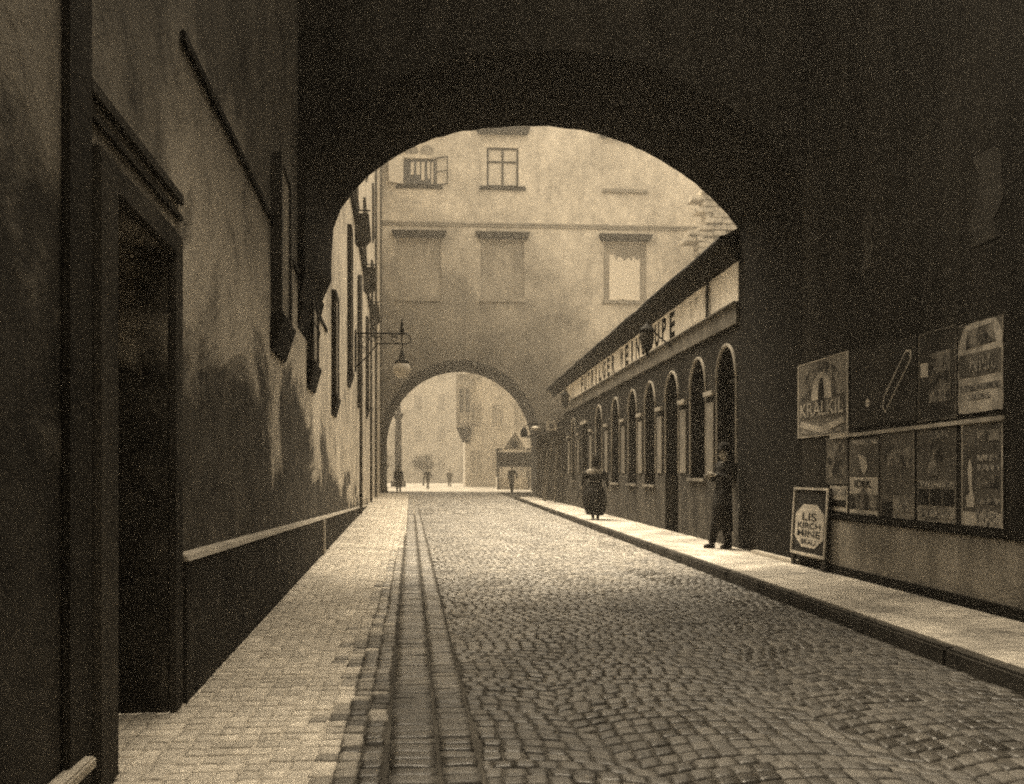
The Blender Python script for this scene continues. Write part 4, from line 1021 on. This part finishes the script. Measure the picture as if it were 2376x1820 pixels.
# man leaning against the jamb, facing the street, hands folded at his chest
person('man in dark hat and long dark coat leaning at the arch jamb', (4.0, 13.0, PZ), -PI/2+.3, .865,
       dict(lean=(0,.09), kneeL=(-.1,-.06,.49), ankL=(-.11,-.14,.085), kneeR=(.1,-.01,.49), ankR=(.1,.05,.085),
            elL=(-.27,.05,1.16), elR=(.27,.05,1.16), wrL=(-.07,-.22,1.2), wrR=(.08,-.21,1.24), headtilt=(0,-.05), thumb=(0,0,1)), .008,
       'coat_black', 'coat_black', True, .3, 'bowler')
# far passers-by
person('person in long dark coat standing left under the far archway', (-3.3, 60.2, 0), .2, .98, dict(), .016, 'coat_black', 'coat_black', True, .42, 'bowler', detail=False)
person('man in dark jacket striding across the square with legs apart', (-1.66, 72.3, 0), .5, .95,
       dict(kneeL=(-.1,-.18,.5), ankL=(-.1,-.3,.1), kneeR=(.1,.1,.49), ankR=(.1,.32,.12), elL=(-.3,.08,1.16), wrL=(-.26,-.06,.95), elR=(.3,-.02,1.15), wrR=(.28,-.1,.93)), .016, 'coat_black', 'coat_brown', True, .8, 'bowler', detail=False)
person('faint person standing far off in the middle of the square', (.08, 84.0, 0), .0, .93, dict(), .018, 'coat_grey', 'coat_grey', True, .5, 'bowler', detail=False)
person('man in pale straw hat walking at the right of the far archway', (4.1, 58.8, 0), PI+.3, .99,
       dict(kneeL=(-.09,-.08,.49), ankL=(-.08,-.1,.09), kneeR=(.09,.03,.49), ankR=(.08,.14,.1), elL=(-.36,-.04,1.18), wrL=(-.42,-.16,.95), elR=(.26,.06,1.15), wrR=(.24,-.05,.9)), .016, 'coat_brown', 'coat_brown', True, .8, 'boater', 'straw', detail=False)

# woman walking away along the pavement
def woman(loc, rot, sc):
    root = thing('person', 'stout woman in full dark skirt and tall hat on the pavement', 'person', (0,0,0))
    b = MB(); hc = Vector((0,-.02,1.55))
    b.loft([((0,0,.9),.17,.13),((0,0,1.05),.14,.11),((0,0,1.22),.17,.13),((0,0,1.34),.17,.11),((0,0,1.4),.1,.08),((0,0,1.43),.055,.055)])
    b.tube([(0,0,1.4),(0,-.01,1.5)], .05, 10)
    b.loft([((0,-.03,1.43),.03,.03),((0,-.03,1.46),.055,.06),((0,-.02,1.53),.072,.088),((0,-.015,1.59),.075,.09),((0,-.01,1.65),.04,.05)], 14)
    b.tube([(0,-.105,1.56),(0,-.128,1.525)], [.008,.014], 6)
    sh = [(-.19,0,1.34),(.19,0,1.34)]; el = [(-.33,.03,1.08),(.33,.0,1.1)]; wr = [(-.34,-.14,.88),(.42,-.16,.92)]
    for i in (0,1):
        b.tube([sh[i],lerp(sh[i],el[i],.5),el[i],wr[i]], [.055,.045,.038,.026], 9); hand_into(b, wr[i], Vector(wr[i])-Vector(el[i]), (0,-.4,1), 1.0)
    for s_ in (-1,1):
        b.tube([(s_*.09,0,.9),(s_*.09,-.02,.48),(s_*.08,0,.09)], [.1,.07,.04], 9)
    remesh_obj(b, 'body', M['skin'], root, .008)
    k = MB(); k.loft([((0,.02,.13),.24,.23),((0,.03,.26),.29,.28),((0,.05,.48),.33,.34),((0,.06,.68),.32,.34),((0,.05,.85),.26,.27),((0,.02,.98),.19,.17),((0,0,1.06),.165,.135)], 28)
    vs = []
    for i, (x,y,z) in enumerate(k.v):
        a = math.atan2(y,x); f = 1+.05*math.sin(a*11)*max(0,(1.0-z)); vs.append((x*f,y*f,z+.02*math.sin(a*2)*(z<.3)))
    k.v = vs; k.build('skirt', M['coat_black'], root, local=True, smooth=True)
    j = MB(); j.loft([((0,0,1.0),.18,.15),((0,0,1.1),.165,.135),((0,0,1.24),.2,.16),((0,0,1.34),.2,.14),((0,0,1.4),.12,.1)])
    for i in (0,1):
        j.tube([sh[i],lerp(sh[i],el[i],.35),lerp(sh[i],el[i],.8),el[i],lerp(el[i],wr[i],.9)], [.08,.115,.085,.055,.04], 10)
    remesh_obj(j, 'jacket', M['coat_black'], root, .012)
    f = MB(); n = 36
    for k_ in range(n):
        a = 2*PI*k_/n; r1 = (.27+.02*(k_%2)); f.tube([(.12*math.cos(a),.1*math.sin(a),1.405),(r1*.8*math.cos(a),.15*math.sin(a),1.36),(r1*math.cos(a),.18*math.sin(a),1.27)], [.012,.018,.012], 5)
    f.build('shoulder_frill', M['lace'], root, local=True)
    hr = MB(); hr.loft([((0,.04,1.47),.06,.05),((0,.02,1.55),.083,.085),((0,.01,1.62),.085,.092),((0,.01,1.67),.04,.04)], 14); hr.ball((0,.09,1.56), .045); hr.build('hair', M['hair'], root, local=True, smooth=True)
    h_ = MB(); h_.lathe([(.15,1.615),(.16,1.625),(.1,1.64),(.095,1.72),(.11,1.76),(.06,1.79),(.002,1.80)], (0,0,0), 18); h_.ball((.05,.04,1.79), .06,.05,.05); h_.build('hat', M['coat_brown'], root, local=True, smooth=True)
    fo = MB()
    for s_, dy in ((-1,.05),(1,-.09)): fo.tube([(s_*.08,dy+.05,.045),(s_*.08,dy-.05,.04),(s_*.08,dy-.15,.028)], [.042,.042,.025], 8); fo.tube([(s_*.08,dy,.3),(s_*.08,dy+.01,.05)], .045, 8)
    remesh_obj(fo, 'boots', M['leather'], root, .01)
    root.location = loc; root.rotation_euler = (0,0,rot); root.scale = (sc,)*3
    # furled umbrella in her right hand
    u = thing('furled_umbrella', 'slim dark furled umbrella slanting down from the hand of the woman on the pavement', 'umbrella', (0,0,0))
    m_ = MB(); m_.tube([(.40,-.1,1.06),(.46,-.24,.84),(.72,-.5,.34)], [.012,.018,.01], 8); m_.build('canopy', M['coat_black'], u, local=True)
    m_ = MB(); m_.tube([(.40,-.1,1.06),(.385,-.07,1.12),(.36,-.06,1.13)], .012, 6); m_.build('handle', M['wood'], u, local=True)
    u.location = loc; u.rotation_euler = (0,0,rot); u.scale = (sc,)*3
woman((3.52, 21.6, PZ), PI-.35, .86)

# ------------------------------------------------------------------ air
hzm = bpy.data.materials.new('haze'); hzm.use_nodes = True; nt = hzm.node_tree
nt.nodes.remove(nt.nodes['Principled BSDF']); pv = nt.nodes.new('ShaderNodeVolumePrincipled')
pv.inputs['Color'].default_value = (1,.95,.86,1); pv.inputs['Density'].default_value = .0019; pv.inputs['Anisotropy'].default_value = 0
nt.links.new(pv.outputs['Volume'], nt.nodes['Material Output'].inputs['Volume'])
hb = MB().box(-60, 60, -24, 150, -1.1, 33).build('haze', hzm); tag(hb, kind='stuff')

# ------------------------------------------------------------------ metres
for me in {o.data for o in C.objects if o.type == 'MESH'}: me.transform(Matrix.Scale(SC, 4))
for o in C.objects: o.location = o.location*SC

# ------------------------------------------------------------------ light and camera
SUN_EL, SUN_AZ = math.radians(62), math.radians(338)      # high, ahead and to the left
w = bpy.data.worlds.new('World'); bpy.context.scene.world = w; w.use_nodes = True; nt = w.node_tree
sky = nt.nodes.new('ShaderNodeTexSky'); sky.sky_type = 'NISHITA'; sky.sun_disc = False; sky.sun_elevation = SUN_EL; sky.sun_rotation = SUN_AZ
sky.dust_density = 6; sky.air_density = 1.2
bw = nt.nodes.new('ShaderNodeRGBToBW'); tn = nt.nodes.new('ShaderNodeMixRGB'); tn.blend_type = 'MULTIPLY'; tn.inputs['Fac'].default_value = 1
tn.inputs['Color2'].default_value = (1.0, .845, .62, 1)   # the sepia of the print: a hazy sky without blue
nt.links.new(sky.outputs['Color'], bw.inputs['Color']); nt.links.new(bw.outputs['Val'], tn.inputs['Color1'])
bg = nt.nodes['Background']; nt.links.new(tn.outputs['Color'], bg.inputs['Color']); bg.inputs['Strength'].default_value = .15
ld = bpy.data.lights.new('Sun', 'SUN'); ld.energy = 1.5; ld.angle = math.radians(30); ld.color = (1, .845, .62)
so = bpy.data.objects.new('Sun', ld); C.objects.link(so)
az = SUN_AZ      # compass-like: 0 = +y, clockwise
dvec = Vector((math.sin(az)*math.cos(SUN_EL), math.cos(az)*math.cos(SUN_EL), math.sin(SUN_EL)))
so.rotation_euler = dvec.to_track_quat('Z', 'Y').to_euler(); so.location = (0, 0, 40)

cd = bpy.data.cameras.new('Camera'); cd.sensor_width = 36; cd.lens = 36*F/2376; cd.shift_y = (HY-910)/2376; cd.clip_end = 1500; cd.clip_start = .05
co = bpy.data.objects.new('Camera', cd); C.objects.link(co); co.location = (0, 0, H*SC); co.rotation_euler = (PI/2, 0, -TH)
sc = bpy.context.scene; sc.camera = co
sc.view_settings.view_transform = 'Standard'; sc.view_settings.look = 'None'; sc.view_settings.exposure = 1.95; sc.view_settings.gamma = 1
sc.render.engine = 'CYCLES'; sc.cycles.use_denoising = False; sc.cycles.pixel_filter_type = 'BLACKMAN_HARRIS'; sc.cycles.filter_width = 2.1; sc.cycles.max_bounces = 8; sc.cycles.diffuse_bounces = 5; sc.cycles.glossy_bounces = 4; sc.cycles.volume_bounces = 1
sc.cycles.sample_clamp_indirect = 4; sc.cycles.caustics_reflective = False; sc.cycles.caustics_refractive = False
